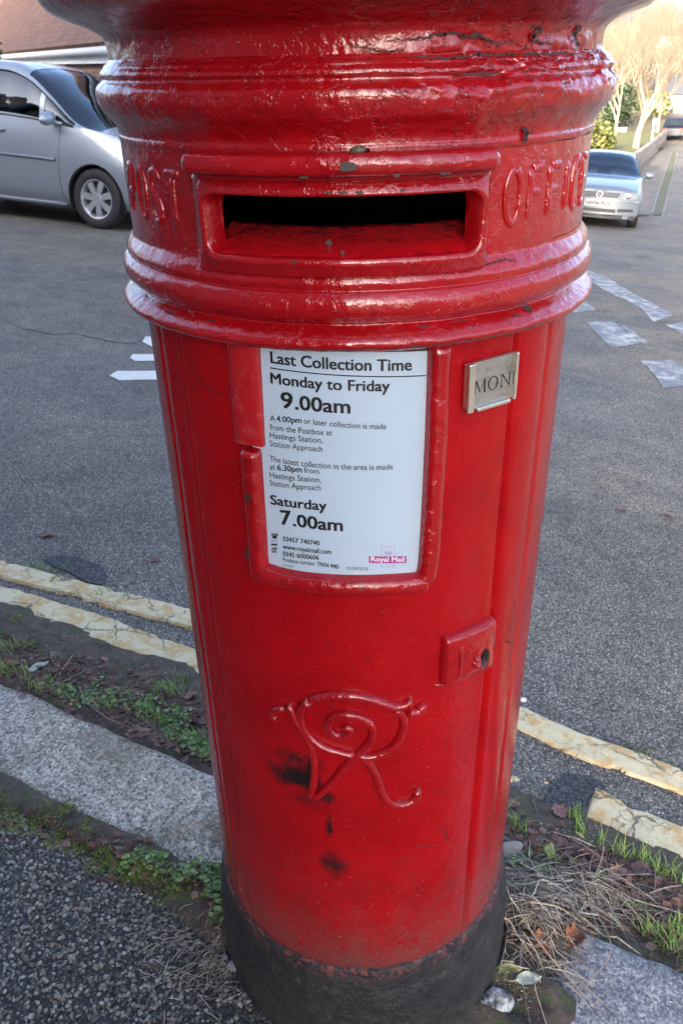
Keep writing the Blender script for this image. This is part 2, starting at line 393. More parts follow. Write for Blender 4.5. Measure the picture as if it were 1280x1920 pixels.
def flakes(a, z):      # thick, broken layers on the right of the neck
    P = np.stack([a*.25, z, 0*z], -1); m = np.clip((np.degrees(a)-2)/18, 0, 1)*np.clip((1.44-z)/.02, 0, 1)*np.clip((z-1.385)/.02, 0, 1)
    q = fbm(P*np.array([1, 2.2, 1]), 34, 77, 3); return m*(.0022*np.clip(q*9, -1, 1)+.0012*fbm(P, 130, 5, 2))
shell(prof, 'upper_moulding', [MAT['red_flake'], MAT['crack']], .0010, extra=up_extra, rfun=flakes, seed=21)
def neck_extra(mb):
    rf = lambda a, z: .2440+.0012
    crackline(mb, [(4, 1.4305), (10, 1.4310), (13, 1.4335), (17, 1.4345), (19, 1.4320), (21, 1.4335), (23, 1.4300), (26, 1.4280), (30, 1.4290)], .0020, rf, 1, 7, .0022)
    crackline(mb, [(-3, 1.4290), (1, 1.4260), (4, 1.4235), (8, 1.4240)], .0012, rf, 1, 17, .0016)
    crackline(mb, [(33, 1.4400), (36, 1.4360), (34, 1.4320), (35, 1.4280), (40, 1.4270)], .0026, rf, 1, 27, .003)
    crackline(mb, [(46, 1.4420), (49, 1.4370), (47, 1.4320), (50, 1.4250)], .004, rf, 1, 37, .003)
prof = dense(rounded([(.2438, 1.4222), (.2438, 1.4340), (.2452, 1.4390), (.2490, 1.4432), (.2580, 1.4478), (.2700, 1.4525), (.2830, 1.4570), (.2930, 1.4630), (.2995, 1.4720), (.3020, 1.4830), (.3005, 1.4950), (.2930, 1.5060)]), .0022)
shell(prof, 'cornice', [MAT['red_flake'], MAT['crack']], .0008, extra=neck_extra, rfun=lambda a, z: flakes(a, z)*.8, seed=25)
shell(dense(rounded([(.2935, 1.5055), (.286, 1.512), (.270, 1.530), (.235, 1.552), (.18, 1.572), (.10, 1.585), (.002, 1.589)]), .01), 'cap', MAT['red'], .0006, seed=31)
# paint-thick letters POST OFFICE
def text_mesh(s, offset=0., extrude=0., bevel=0., res=4, space=1.):
    cu = bpy.data.curves.new('t', 'FONT'); cu.body = s; cu.offset = offset; cu.extrude = extrude; cu.bevel_depth = bevel; cu.bevel_resolution = 2; cu.resolution_u = res; cu.space_character = space
    o = bpy.data.objects.new('t', cu); COL.objects.link(o)
    me = bpy.data.meshes.new_from_object(o); bpy.data.objects.remove(o); bpy.data.curves.remove(cu)
    V = np.array([v.co for v in me.vertices]); Fc = [tuple(p.vertices) for p in me.polygons]; bpy.data.meshes.remove(me); return V, Fc
_capV, _ = text_mesh('H'); CAPH = _capV[:, 1].max()
# lumps of paint: drips
def rrect(a0, a1, z0, z1, rad, n=6, k=14, r0=.25):
    """closed rounded rectangle in (angle, z), rad in metres; same count for any size"""
    ra = rad/r0; out = []
    for (ca_, cz, s) in ((a1-ra, z1-rad, 0), (a0+ra, z1-rad, 1), (a0+ra, z0+rad, 2), (a1-ra, z0+rad, 3)):
        arc = [(ca_+ra*math.cos(R(90*s+90*i/n)), cz+rad*math.sin(R(90*s+90*i/n))) for i in range(n+1)]
        out.append(arc)
    loop = []
    for s in range(4):
        a, b = out[s][-1], out[(s+1) % 4][0]; loop += out[s]
        loop += [(a[0]+(b[0]-a[0])*i/k, a[1]+(b[1]-a[1])*i/k) for i in range(1, k)]
    return loop
def loops(mb, seq, mi=0, lump=.0006, seed=0):
    """seq: list of (loop, r)"""
    G = []
    for L, r in seq:
        P = np.array([cyl(a, z, r) for a, z in L]); rr = lump*(fbm(P, 45, seed, 2)+.6*fbm(P, 120, seed+3, 2))
        G.append([cyl(a, z, r+q) for (a, z), q in zip(L, rr)])
    mb.grid(G, mi, close_v=True)
inn = lambda d, rad: rrect(SL0-d/.25, SL1+d/.25, SZ0-d, SZ1+d*.55, rad, k=40)
def outl(d, rad=.004): return rrect(R(-35.0)+d/.25, R(25.2)-d/.25, 1.2565+d, 1.3375-d*.3, rad, k=40)
mb = MB()
loops(mb, [(inn(-.002, .010), .2365), (inn(-.001, .010), .246), (inn(.0, .010), .2555), (inn(.0012, .011), .2580), (inn(.004, .013), .2592), (inn(.0065, .014), .2585)], 0, .0006, 3)
loops(mb, [(inn(.0065, .014), .2585), (outl(.004), .2545), (outl(.0012), .2535), (outl(.0002), .2515), (outl(-.001), .243)], 0, .0006, 3)
def sp(a, z, w_, h_, r, k): chipspot(mb, a, z, w_, h_, r, 1, k)
sp(-6, 1.3265, .006, .003, .2592, 1); sp(-3.5, 1.3262, .008, .004, .2594, 2); sp(-.5, 1.3262, .008, .0035, .2594, 3); sp(7, 1.3268, .005, .003, .2592, 5)
sp(-13.0, 1.2720, .006, .003, .2594, 4)
mb.build('slot_frame', [MAT['red'], MAT['chip']], box)
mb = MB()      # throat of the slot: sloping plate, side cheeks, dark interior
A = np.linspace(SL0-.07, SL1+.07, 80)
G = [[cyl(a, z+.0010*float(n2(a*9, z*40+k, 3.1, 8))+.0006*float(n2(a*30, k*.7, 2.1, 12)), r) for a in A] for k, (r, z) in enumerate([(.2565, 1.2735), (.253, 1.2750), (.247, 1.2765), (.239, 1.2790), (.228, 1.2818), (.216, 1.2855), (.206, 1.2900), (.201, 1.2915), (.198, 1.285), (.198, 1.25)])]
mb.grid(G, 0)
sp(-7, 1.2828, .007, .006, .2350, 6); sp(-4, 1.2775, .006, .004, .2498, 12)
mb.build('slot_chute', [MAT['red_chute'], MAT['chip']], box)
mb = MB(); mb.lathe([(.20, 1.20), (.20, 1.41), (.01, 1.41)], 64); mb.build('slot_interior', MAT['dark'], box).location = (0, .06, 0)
# hood over the slot
mb = MB(); H0, H1 = R(-33.4), R(24.2)
PR = [(.2430, 1.3560), (.2520, 1.3570), (.2640, 1.3562), (.2700, 1.3545), (.2728, 1.3510), (.2735, 1.3460), (.2722, 1.3415), (.2685, 1.3395), (.2640, 1.3388), (.2600, 1.3375), (.2580, 1.3340), (.2520, 1.3335), (.2430, 1.333)]
aa = np.linspace(H0, H1, 150); G = []
for r, z in spline(PR, 3):
    P = np.array([cyl(a, z, r) for a in aa]); q = .0010*(fbm(P, 40, 31, 2)+.7*fbm(P, 110, 35, 2))
    edge = np.minimum(aa-H0, H1-aa)*.26; sh = np.where(edge < .005, -(.005-np.clip(edge, 0, .005))*.8, 0)
    G.append([cyl(a, z+.5*t-(.3*s if z > 1.35 else 0)*-1, r+t+s*(r > .25)) for a, t, s in zip(aa, q, sh)])
mb.grid(G, 0)
G = np.array(G); mb.ngon(G[:, 0]); mb.ngon(G[::-1, -1])
for k, (a, z, w_, h_, r) in enumerate(((-2.4, 1.3478, .015, .0075, .2752), (5.5, 1.3395, .006, .003, .2705), (-10, 1.3390, .008, .003, .2695), (14, 1.3395, .012, .0025, .2695))): chipspot(mb, a, z, w_, h_, r, 1, k)
mb.build('slot_hood', [MAT['red'], MAT['chip']], box, fix=False)
# ------------ notice, its frame and the sheet metal flap
A0, A1, PZ0, PZ1, PRAD = R(-26.8), R(14.6), .934, 1.1945, .2440
mb = MB(); aa = np.linspace(A0, A1, 60)
mb.grid([[cyl(a, PZ0, PRAD) for a in aa], [cyl(a, PZ1-.008*(a-A0)/(A1-A0), PRAD) for a in aa]])
mb.grid([[cyl(a, PZ1-.008*(a-A0)/(A1-A0), PRAD-.002) for a in aa], [cyl(a, PZ1-.008*(a-A0)/(A1-A0), PRAD) for a in aa]])
notice = mb.build('collection_notice', MAT['notice'], box)
INK = {'black': MB(), 'grey': MB(), 'pale': MB()}
def write(s, p0, p1, cap_px, ink='black', bold=.0, width=None):
    """one line of lettering: baseline from photo pixel p0 to p1"""
    r = PRAD+.0005; a0, z0 = ca(*p0, r); a1, z1 = ca(*p1, r); _, zt = ca(p0[0], p0[1]-cap_px, r); cap = zt-z0
    V, Fc = text_mesh(s, 0, res=3)
    x0, x1 = V[:, 0].min(), V[:, 0].max(); t = (V[:, 0]-x0)/(x1-x0); k = cap/CAPH*max(bold, .004)*1.25
    for i, (dx, dz) in enumerate(((0, 0), (-1, -.5), (1, .5), (-1, .5), (1, -.5)) if bold else ((-1, 0), (1, 0))):      # heavier weight: shifted copies a hair apart
        INK[ink].add([cyl(a0+q*(a1-a0)+dx*k/r, z0+q*(z1-z0)+v/CAPH*cap+dz*k, r+.00002*i) for q, v in zip(t, V[:, 1])], Fc)
def strip(p0, p1, th_px, ink='black'):
    r = PRAD+.0004; a0, z0 = ca(*p0, r); a1, z1 = ca(*p1, r); th = ca(p0[0], p0[1]-th_px, r)[1]-z0
    T = np.linspace(0, 1, 24); INK[ink].grid([[cyl(a0+t*(a1-a0), z0+t*(z1-z0), r) for t in T], [cyl(a0+t*(a1-a0), z0+t*(z1-z0)+th, r) for t in T]])
B = .022
write('Last Collection Time', (508, 680), (771, 694), 21, bold=B)
strip((506, 690.5), (798, 705), 2.2)
write('Monday to Friday', (508, 718), (730, 733), 19.5, bold=B)
write('9', (528, 764.5), (548.5, 765.5), 29, bold=B); write('.00am', (554, 767), (656, 775), 26, bold=B)
r5 = [('A', 506, 516, 0), ('4.00pm', 518.5, 565, .016), ('or later collection is made', 569.5, 724, 0)]
def mixed(parts, y0, y1, x0, x1, cap):
    for s, a, b, bo in parts:
        f = lambda x: y0+(y1-y0)*(x-x0)/(x1-x0); write(s, (a, f(a)), (b, f(b)), cap, bold=bo)
mixed(r5, 789, 804.5, 506, 724, 10.5)
write('from the Postbox at', (506, 805), (622.5, 816.5), 10.5)
write('Hastings Station,', (506, 820.5), (605, 830.5), 10.5); write('Station Approach', (506, 836), (604.5, 847), 10.5)
write('The latest collection in the area is made', (506, 864.5), (736.5, 880), 10.5)
mixed([('at', 506, 516, 0), ('6.30pm', 520, 566, .016), ('from', 570, 598, 0)], 880, 889, 506, 598, 10.5)
write('Hastings Station,', (506, 895), (602, 905), 10.5); write('Station Approach', (506, 910), (601.5, 920), 10.5)
write('Saturday', (508, 945), (612, 957), 17, bold=B)
write('7', (527, 983), (545.5, 984.5), 26, bold=B); write('.00am', (550, 986), (642, 996), 22.5, bold=B)
write('03457 740740', (530.5, 1014), (599, 1022.5), 8.3, bold=.014)
write('www.royalmail.com', (530.5, 1028.5), (621, 1039), 8.3, bold=.014)
write('0345 6000606', (530.5, 1042), (597.5, 1050), 8.3, bold=.014)
mixed([('Postbox number', 530.5, 590.5, 0), ('TN34 94D', 594.5, 635, .014)], 1052.5, 1066.5, 530.5, 635, 7.5)
write('CP1ND', (530.5, 1062.5), (550, 1065), 5, 'grey'); INK['grey'].build('reference_code', MAT['greyink'], notice, smooth=False); INK['grey'] = MB(); write('05/04/2018', (650, 1068.5), (689.5, 1070), 6.2, 'grey'); INK['grey'].build('printed_date', MAT['greyink'], notice, smooth=False)
def icon(polys, cx, cy, s, ink='black'):
    r = PRAD+.0004
    for P in polys:
        INK[ink].ngon([cyl(*ca(cx+x*s, cy-y*s, r), r) for x, y in P][::-1])
phone = [[(-6, 3), (-5, 5), (5, 5), (6, 3), (6, 1), (3.5, 1.2), (3, 3), (-3, 3), (-3.5, 1.2), (-6, 1)], [(-2.6, 1.6), (2.6, 1.6), (5.2, -4), (-5.2, -4)]]
icon(phone, 514.5, 1005.5, 1.0)
icon([[(-4.5, 5), (4.5, 5), (4.5, 4.2), (-4.5, 4.2)], [(-4.5, 4.2), (-3.8, 4.2), (-3.8, -2), (-4.5, -2)], [(3.8, 4.2), (4.5, 4.2), (4.5, -2), (3.8, -2)], [(-5.5, -2), (5.5, -2), (6, -5), (-6, -5)]], 514, 1018, 1.0)
icon([[(-5.5, 3.5), (-4, 5), (4, 5), (5.5, 3.5), (5, 2), (3, 2.6), (-3, 2.6), (-5, 2)], [(-5, 1), (5, 1), (5, .2), (-5, .2)], [(-4, -.6), (4, -.6), (3.4, -1.6), (-3.4, -1.6)], [(-5.5, -2.4), (5.5, -2.4), (4.5, -4), (-4.5, -4)]], 514, 1032, 1.0)
INK['black'].build('black_lettering', MAT['ink'], notice, smooth=False); pass
logo = MB(); INK['m'] = logo
INK['l'] = MB()
for x0, y0, x1, y1 in ((715, 1025, 740, 1026.2), (715, 1025, 716.2, 1043), (738.8, 1025, 740, 1043), (714, 1055, 715.2, 1063.5), (738, 1055, 739.2, 1063.5), (714, 1062.3, 739.2, 1063.5)):
    icon([[(0, 0), (x1-x0, 0), (x1-x0, y0-y1), (0, y0-y1)]], x0, y0, 1, 'grey2') if False else icon([[(0, 0), (x1-x0, 0), (x1-x0, y0-y1), (0, y0-y1)]], x0, y0, 1, 'l')
icon([[(-6.5, -5), (6.5, -5), (6.5, -3.2), (-6.5, -3.2)], [(-6.5, -2.6), (-3.2, -2.6), (-3.8, 2.5), (-7, 3.2)], [(6.5, -2.6), (3.2, -2.6), (3.8, 2.5), (7, 3.2)], [(-2.4, -2.6), (2.4, -2.6), (2.9, 2.6), (-2.9, 2.6)], [(-1, 3), (1, 3), (1, 5.6), (-1, 5.6)]], 727.5, 1036.5, .95, 'l')
INK['l'].build('crown_emblem', MAT['lilac'], notice, smooth=False)
strip((691.5, 1055.5), (761.5, 1055.5), 12.8, 'm'); logo.build('logo_panel', MAT['magenta'], notice, smooth=False)
PRAD += .0003; write('Royal Mail', (695.5, 1052.2), (757.5, 1053), 8.6, 'pale', .012); PRAD -= .0003
INK['pale'].build('logo_lettering', MAT['pale_ink'], notice, smooth=False)
# raised U frame
def rail(mb, pts, wd, ht, base=.2418, seed=0, lump=.0009, fn=None, sq=2.6):
    """ridge with a rounded section along (angle rad, z) points"""
    P = np.array(pts); G = []
    L = []; 
    for i, (a, z) in enumerate(P):
        d = (P[min(i+1, len(P)-1)]-P[max(i-1, 0)])*np.array([.25, 1]); d = d/np.linalg.norm(d); nx, nz = -d[1]/.25, d[0]
        k = 13; row = []
        for j in range(k):
            t = -1+2*j/(k-1); h = ht*(1-abs(t)**sq)**(1/sq) if abs(t) < 1 else 0
            e = min(i, len(P)-1-i); h *= min(1, (e+.35)/2.2) if fn is None else 1
            row.append((a+nx*wd/2*t, z+nz*wd/2*t, base+h))
        L.append(row)
    X = np.array([[cyl(a, z, r) for a, z, r in row] for row in L])
    q = lump*(fbm(X, 38, seed, 2)+.8*fbm(X, 95, seed+3, 2))
    X = np.array([[cyl(a, z, r+(q[i, j] if r > base+.001 else 0)) for j, (a, z, r) in enumerate(row)] for i, row in enumerate(L)])
    mb.grid(X, 0)
mb = MB(); g = lambda a, z: (R(a), z)
rail(mb, spline([g(16.2, 1.1985), g(16.3, 1.13), g(16.2, 1.06), g(15.9, .99), g(15.5, .95), g(14.6, .9385)], 16), .0225, .0165, seed=4, lump=.0013)
rail(mb, spline([g(16.0, .9330), g(8, .9350), g(0, .9360), g(-10, .9360), g(-20, .9365), g(-27.6, .9400)], 14), .0235, .0165, seed=8, lump=.0013)
rail(mb, spline([g(-27.2, .9290), g(-27.3, .96), g(-27.1, 1.0), g(-27.0, 1.05), g(-26.9, 1.086)], 14), .0225, .0150, seed=12, lump=.0011)
for k, (a, z, w_, h_) in enumerate(((-27, 1.035, .007, .012), (-28.8, .965, .006, .022), (-20, .939, .016, .006), (16.5, 1.07, .004, .004), (16.5, 1.12, .003, .004))): chipspot(mb, a, z, w_, h_, .2575, 1, k)
crackline(mb, [(17.3, 1.10), (18.2, 1.07), (17.6, 1.04), (18.2, 1.01)], .0013, lambda a, z: .2530, 1, 2, .0015)
mb.build('notice_frame', [MAT['red'], MAT['crack']], box, fix=True)
mb = MB()      # folded sheet metal strip
prof = [(-30.8, .2440), (-30.7, .2475), (-30.0, .2500), (-29, .2512), (-27.5, .2515), (-25, .2512), (-23.3, .2505), (-22.75, .2492), (-22.7, .2445)]
G = []
for z in np.linspace(1.0905, 1.1985, 30):
    sh = -.55*(1.1985-z)/.108
    G.append([cyl(R(a+sh), z, r+.0004*float(n2(a*.3, z*20, 1.3, 4))) for a, r in prof])
mb.grid(G, 0); mb.ngon([cyl(R(a-.55), 1.0905, r) for a, r in prof][::-1]); mb.build('metal_flap', MAT['flap'], box, fix=True, sharp=40)
# dark sheet painting in the shadow under the moulding above the notice
mb = MB(); mb.grid([[cyl(a, 1.178, .2426) for a in aa], [cyl(a, 1.21, .2426) for a in aa]]); mb.build('shadow_above_notice', MAT['crack'], box)
# ------------ day tablet
a_m, z_m = R(29.4), 1.148
Mh = Matrix.Translation(cyl(a_m, z_m, .2465)) @ Matrix.Rotation(a_m+R(1.5), 4, 'Z') @ Matrix.Rotation(R(-1), 4, 'Y')     # local x right, z up, -y out
hold = bpy.data.objects.new('tablet_holder', None); COL.objects.link(hold); hold.parent = box; hold.matrix_local = Mh
bpy.data.objects.remove(hold)
mb = MB(); wd, ht = .058, .049
def pl(P): return [tuple(Mh @ Vector(p)) for p in P]
mb2 = MB(); mb2.box((0, .0015, 0), (wd, .005, ht-.004))
def fold(x0, z0, x1, z1, t):      # folded lip: half-round bar
    mb2.tube([(x0, -.003, z0), ((x0+x1)/2, -.0034, (z0+z1)/2), (x1, -.003, z1)], t, 8)
mb2.box((-wd/2+.0035, -.0035, -.001), (.008, .0042, ht)); mb2.box((wd/2-.0018, -.005, .001), (.0042, .0062, ht-.001)); mb2.box((.0015, -.0048, -ht/2+.0015), (wd-.016, .0062, .0042))
mb2.v = [tuple(Mh @ Vector(p)) for p in mb2.v]
hold = mb2.build('tablet_holder', MAT['brightsteel'], box, smooth=False)
bv = hold.modifiers.new('bevel', 'BEVEL'); bv.width = .0012; bv.segments = 2
mb = MB(); mb.box((.0008, -.0020, .0005), (wd-.009, .002, ht-.003)); mb.v = [tuple(Mh @ Vector(p)) for p in mb.v]; mb.build('day_tablet', MAT['steel'], hold, smooth=False)
mb = MB()      # serif capitals M O N
def gl(P, x, s=.0130, zb=-.008): mb.add([tuple(Mh @ Vector((x+px_*s, -.0034, zb+pz*s))) for px_, pz in P], [tuple(range(len(P)))])
def stem(x, a, b, t, s0): gl([(a, 0), (a+t, 0), (b+t, 1), (b, 1)], x)
def serif(x, a, z): gl([(a-.13, z), (a+.19, z), (a+.19, z+.045), (a-.13, z+.045)], x)
X0 = -.0215
gl([(.10, 0), (.16, 0), (.20, 1), (.12, 1)], X0); gl([(.12, 1), (.27, 1), (.62, .12), (.55, .02)], X0); gl([(.55, .02), (.62, .12), (.98, 1), (.92, 1)], X0); gl([(.92, 1), (1.07, 1), (1.10, 0), (.95, 0)], X0)
serif(X0, .10, 0); serif(X0, 1.0, 0); serif(X0, .06, .955); serif(X0, 1.02, .955)
O1 = [(.5+.50*math.cos(t), .5+.53*math.sin(t)) for t in np.linspace(0, 2*math.pi, 29)]; O2 = [(.5+.36*math.cos(t+.12), .5+.47*math.sin(t+.12)) for t in np.linspace(0, 2*math.pi, 29)]
for i in range(28): gl([O1[i], O1[i+1], O2[i+1], O2[i]], X0+.0170)
XN = X0+.0325
gl([(.10, 0), (.16, 0), (.16, 1), (.10, 1)], XN); gl([(.06, 1), (.22, 1), (.93, 0), (.84, 0)], XN); gl([(.86, 0), (.93, 0), (.93, 1), (.86, 1)], XN); serif(XN, .10, 0); serif(XN, .86, .955); serif(XN, .02, .955)
mb.build('tablet_lettering', MAT['ink'], hold, smooth=False)
# ------------ POST OFFICE
PAINTED = {'P': [[(0, 0), (0, .5), (0, 1)], [(0, .98), (.55, .98), (.8, .76), (.55, .52), (.05, .50)]], 'O': [[(.5+.48*math.sin(t), .5+.5*math.cos(t)) for t in np.linspace(0, 6.283, 13)]],
    'S': [[(.88, .80), (.65, .98), (.25, .95), (.1, .74), (.35, .55), (.7, .42), (.88, .22), (.65, .02), (.25, .03), (.05, .2)]], 'T': [[(-.05, .98), (.5, .98), (1.05, .98)], [(.5, .95), (.5, .5), (.5, 0)]],
    'F': [[(.05, 0), (.05, .5), (.05, 1)], [(.08, .97), (.5, .97), (.92, .97)], [(.08, .53), (.4, .53), (.74, .53)]], 'I': [[(.5, 0), (.5, .5), (.5, 1)]],
    'C': [[(.92, .78), (.7, .98), (.35, .96), (.08, .7), (.06, .3), (.35, .04), (.7, .02), (.92, .22)]], 'E': [[(.05, 0), (.05, .5), (.05, 1)], [(.08, .97), (.5, .97), (.92, .97)], [(.08, .52), (.4, .52), (.78, .52)], [(.08, .03), (.5, .03), (.92, .03)]]}
def raised_word(word, a0, a1, z0, z1):
    """cast letters, thick with many coats of paint"""
    mb = MB(); wds = [.45 if c == 'I' else 1 for c in word]; gap = .55; tot = sum(wds)+gap*(len(word)-1); x = 0
    for k, c in enumerate(word):
        for st in PAINTED[c]:
            P = [(R(a0+(x+(px_*wds[k] if c != 'I' else .22))/tot*(a1-a0)), z0+pz*(z1-z0)) for px_, pz in st]
            rail(mb, spline(P, 8), .0086, .0034, .2424, 50+k, .0009, sq=2.2)
        x += wds[k]+gap
    return mb.build('raised_lettering', MAT['red'], box, fix=True)
raised_word('POST', -66.0, -41.0, 1.2905, 1.3345); raised_word('OFFICE', 30.6, 66, 1.2905, 1.3345)
# ------------ lock plate
mb = MB(); LA0, LA1, LZ0, LZ1 = R(20.8), R(38.0), .7795, .8505
def lk(d, rad): return rrect(LA0+d/.25, LA1-d/.25, LZ0+d, LZ1-d, rad, k=12)
KA, KZ = R(33.6), .803
khole = [(KA+.0072/.25*math.cos(t), KZ+.0145*math.sin(t)+.0016*math.cos(t)) for t in np.linspace(0, 2*math.pi, 76, endpoint=False)]
L0 = lk(.0048, .004); nL = len(L0)
ang = [math.atan2(z-KZ, (a-KA)*.25) for a, z in L0]
kh = [(KA+.0072/.25*math.cos(t), KZ+.0140*math.sin(t)) for t in ang]; kh2 = [(KA+(.0072*.86)/.25*math.cos(t), KZ+.0122*math.sin(t)) for t in ang]
loops(mb, [(lk(-.001, .004), .2405), (lk(.0004, .004), .2478), (lk(.002, .004), .2522), (L0, .2542), (kh, .2544)], 0, .0010, 6)
loops(mb, [(kh, .2544), (kh2, .2530), (kh2, .238)], 1, .0, 6)
mb.build('lock_plate', [MAT['red'], MAT['chip']], box)
mb = MB(); mb.ngon([cyl(a, z, .2455) for a, z in kh]); mb.build('keyhole', MAT['dark'], box)
mb = MB()
rail(mb, [(R(22.4)+.002*math.sin(t*9), .782+t*.06) for t in np.linspace(0, 1, 12)], .014, .0085, .2445, 3); rail(mb, [(R(25.6), .786+t*.052) for t in np.linspace(0, 1, 12)], .006, .0042, .2515, 5)
for a, z in ((30.3, .802), (31.4, .797), (30.9, .807)):
    rail(mb, [(R(a), z-.004+.008*t) for t in np.linspace(0, 1, 8)], .008, .0048, .2532, int(a*7))
rail(mb, spline([(R(19.5), .7765), (R(26), .7735), (R(32), .776), (R(37), .781)], 8), .005, .003, .2412, 9, .0012)
mb.build('lock_bosses', MAT['red'], box, fix=True)
# ------------ royal cipher, strokes read off the casting
mb = MB()
def stroke(pts, wd=.0095, ht=.0068, seed=0, taper=True):
    P = [ca(400+x/2.207, 1140+y/2.207, .243) for x, y in pts]; P = spline(P, 7)
    rail(mb, P, wd*1.62, ht*1.5, .2418, seed, .0009, sq=2.3)
stroke([(262, 462), (243, 455), (240, 436), (258, 426), (290, 421)], .0055, .003, 1)
stroke([(305, 398), (325, 420), (348, 465), (382, 520), (408, 575), (420, 640), (416, 720), (398, 792)], .0072, .0052, 2)
stroke([(398, 792), (440, 770), (500, 712), (545, 655), (592, 610), (640, 560), (660, 520), (655, 482), (625, 458), (580, 442), (535, 438), (498, 448), (478, 475), (484, 505), (515, 525), (552, 524), (570, 505), (556, 492), (542, 500)], .0070, .0050, 3)
stroke([(398, 382), (440, 368), (500, 360), (575, 361), (640, 373), (700, 392), (745, 406), (785, 400), (826, 376)], .0078, .0056, 4)
stroke([(800, 425), (830, 430), (858, 415), (852, 396)], .009, .0060, 5)
stroke([(400, 384), (372, 408), (362, 448), (378, 500), (415, 545), (470, 578), (530, 596), (590, 610)], .0072, .0052, 6)
stroke([(745, 412), (780, 440), (786, 485), (770, 535), (735, 578), (690, 602), (640, 614), (590, 606)], .0072, .0052, 7)
stroke([(610, 606), (650, 648), (678, 700), (694, 752), (722, 796), (765, 812), (815, 800), (842, 772), (836, 750)], .0078, .0054, 8)
mb.build('royal_cipher', MAT['red'], box, fix=True)

# ================================================================== materials of the setting
def asphalt(name, lo, hi, warm=(1, 1, 1), sc=1.0, bump=.0022):
    t = MT(name)
    v = t.vor(185*sc, 'Color'); d = t.vor(185*sc, 'Distance')
    bw = t.n('ShaderNodeRGBToBW'); t.put(bw.inputs[0], v)
    st = t.ramp(bw.outputs[0], (.15, lo*.55), (.5, (lo+hi)*.5), (.80, hi*1.15), (.95, hi*2.2))
    g = t.ramp(t.noise(420*sc, 2), (.4, .55), (.62, 1.15))
    c = t.mix(1, st, g, 'MULTIPLY')
    pits = t.ramp(d, (.35, 1), (.62, .45)); c = t.mix(1, c, pits, 'MULTIPLY')
    big = t.ramp(t.noise(.9, 5, .6), (.3, .72), (.7, 1.2)); c = t.mix(1, c, big, 'MULTIPLY')
    c = t.mix(1, c, t.ramp(t.noise(5.5, 5, .6), (.3, .8), (.7, 1.18)), 'MULTIPLY')
    c = t.mix(t.math('MULTIPLY', t.ramp(t.noise(.45, 6, .65), (.46, 0), (.60, 1)), .7), c, t.mix(1, c, (1.25, 1.12, .9), 'MULTIPLY')); c = t.mix(t.math('MULTIPLY', t.ramp(t.noise(1.6, 7, .7), (.56, 0), (.66, 1)), .65), c, t.mix(1, c, (.5, .5, .5), 'MULTIPLY'))
    c = t.mix(1, c, warm, 'MULTIPLY')
    fl = t.ramp(t.vor(24, 'Distance'), (.045, 1), (.07, 0)); fl = t.math('MULTIPLY', fl, t.ramp(t.noise(6, 3), (.5, 0), (.6, .8)))
    c = t.mix(fl, c, (.34, .34, .33))
    mo = t.math('MULTIPLY', t.ramp(t.noise(22, 6, .7), (.6, 0), (.72, 1)), t.ramp(t.noise(1.8, 3), (.5, 0), (.62, .55)))
    c = t.mix(mo, c, (.075, .085, .035))
    t.set(Base_Color=c, Roughness=.82); b = t.bump(t.math('SUBTRACT', 1., d), bump); t.bump(t.noise(30, 4), .004, .6, b); return t.m
MAT['asphalt'] = asphalt('worn_asphalt', .135, .31, (1.0, .89, .72))
MAT['pave'] = asphalt('dark_pavement_asphalt', .025, .085, (1, .96, .9))
def _m():
    t = MT('granite'); big = t.noise(6, 4); cr = t.vor(190, 'Color'); bw = t.n('ShaderNodeRGBToBW'); t.put(bw.inputs[0], cr)
    c = t.ramp(bw.outputs[0], (.15, (.10, .10, .105)), (.35, (.28, .275, .27)), (.6, (.47, .455, .43)), (.8, (.70, .68, .65)))
    f = t.noise(75, 7, .72); c = t.mix(t.ramp(f, (.34, .5), (.50, 0)), c, (.11, .105, .10)); c = t.mix(t.ramp(t.vor(60, 'Distance'), (.10, .6), (.22, 0)), c, (.16, .15, .14))
    c = t.mix(t.math('MULTIPLY', t.ramp(t.noise(240, 3), (.58, 0), (.68, 1)), .7), c, (.68, .66, .63))
    c = t.mix(t.math('MULTIPLY', t.ramp(t.noise(11, 5, .65), (.48, 0), (.7, 1)), .5), c, (.22, .20, .15))
    c = t.mix(1, c, t.ramp(big, (.3, .7), (.7, 1.1)), 'MULTIPLY')
    c = t.mix(t.math('MULTIPLY', t.ramp(t.vor(95, 'Distance'), (.12, 1), (.28, 0)), .55), c, (.74, .71, .66)); c = t.mix(t.math('MULTIPLY', t.ramp(t.noise(4, 6, .7), (.50, 0), (.64, 1)), .5), c, (.17, .145, .10)); c = t.mix(1, c, (1.12, 1.02, .86), 'MULTIPLY')
    t.set(Base_Color=c, Roughness=.78); b = t.bump(f, .009); b = t.bump(t.noise(200, 3), .0025, prev=b); t.bump(t.noise(22, 4), .012, prev=b); return t.m
MAT['granite'] = _m()
def _m():
    t = MT('bluish_granite'); cr = t.vor(230, 'Color'); bw = t.n('ShaderNodeRGBToBW'); t.put(bw.inputs[0], cr)
    c = t.ramp(bw.outputs[0], (.15, (.11, .11, .115)), (.5, (.25, .245, .24)), (.85, (.46, .45, .43)))
    f = t.noise(45, 7, .7); c = t.mix(t.ramp(f, (.34, .9), (.55, 0)), c, (.075, .085, .115)); c = t.mix(t.math('MULTIPLY', t.ramp(t.noise(190, 3), (.6, 0), (.7, 1)), .6), c, (.55, .55, .56))
    t.set(Base_Color=c, Roughness=.75); b = t.bump(f, .010); t.bump(t.noise(160, 3), .002, prev=b); return t.m
MAT['granite_blue'] = _m()
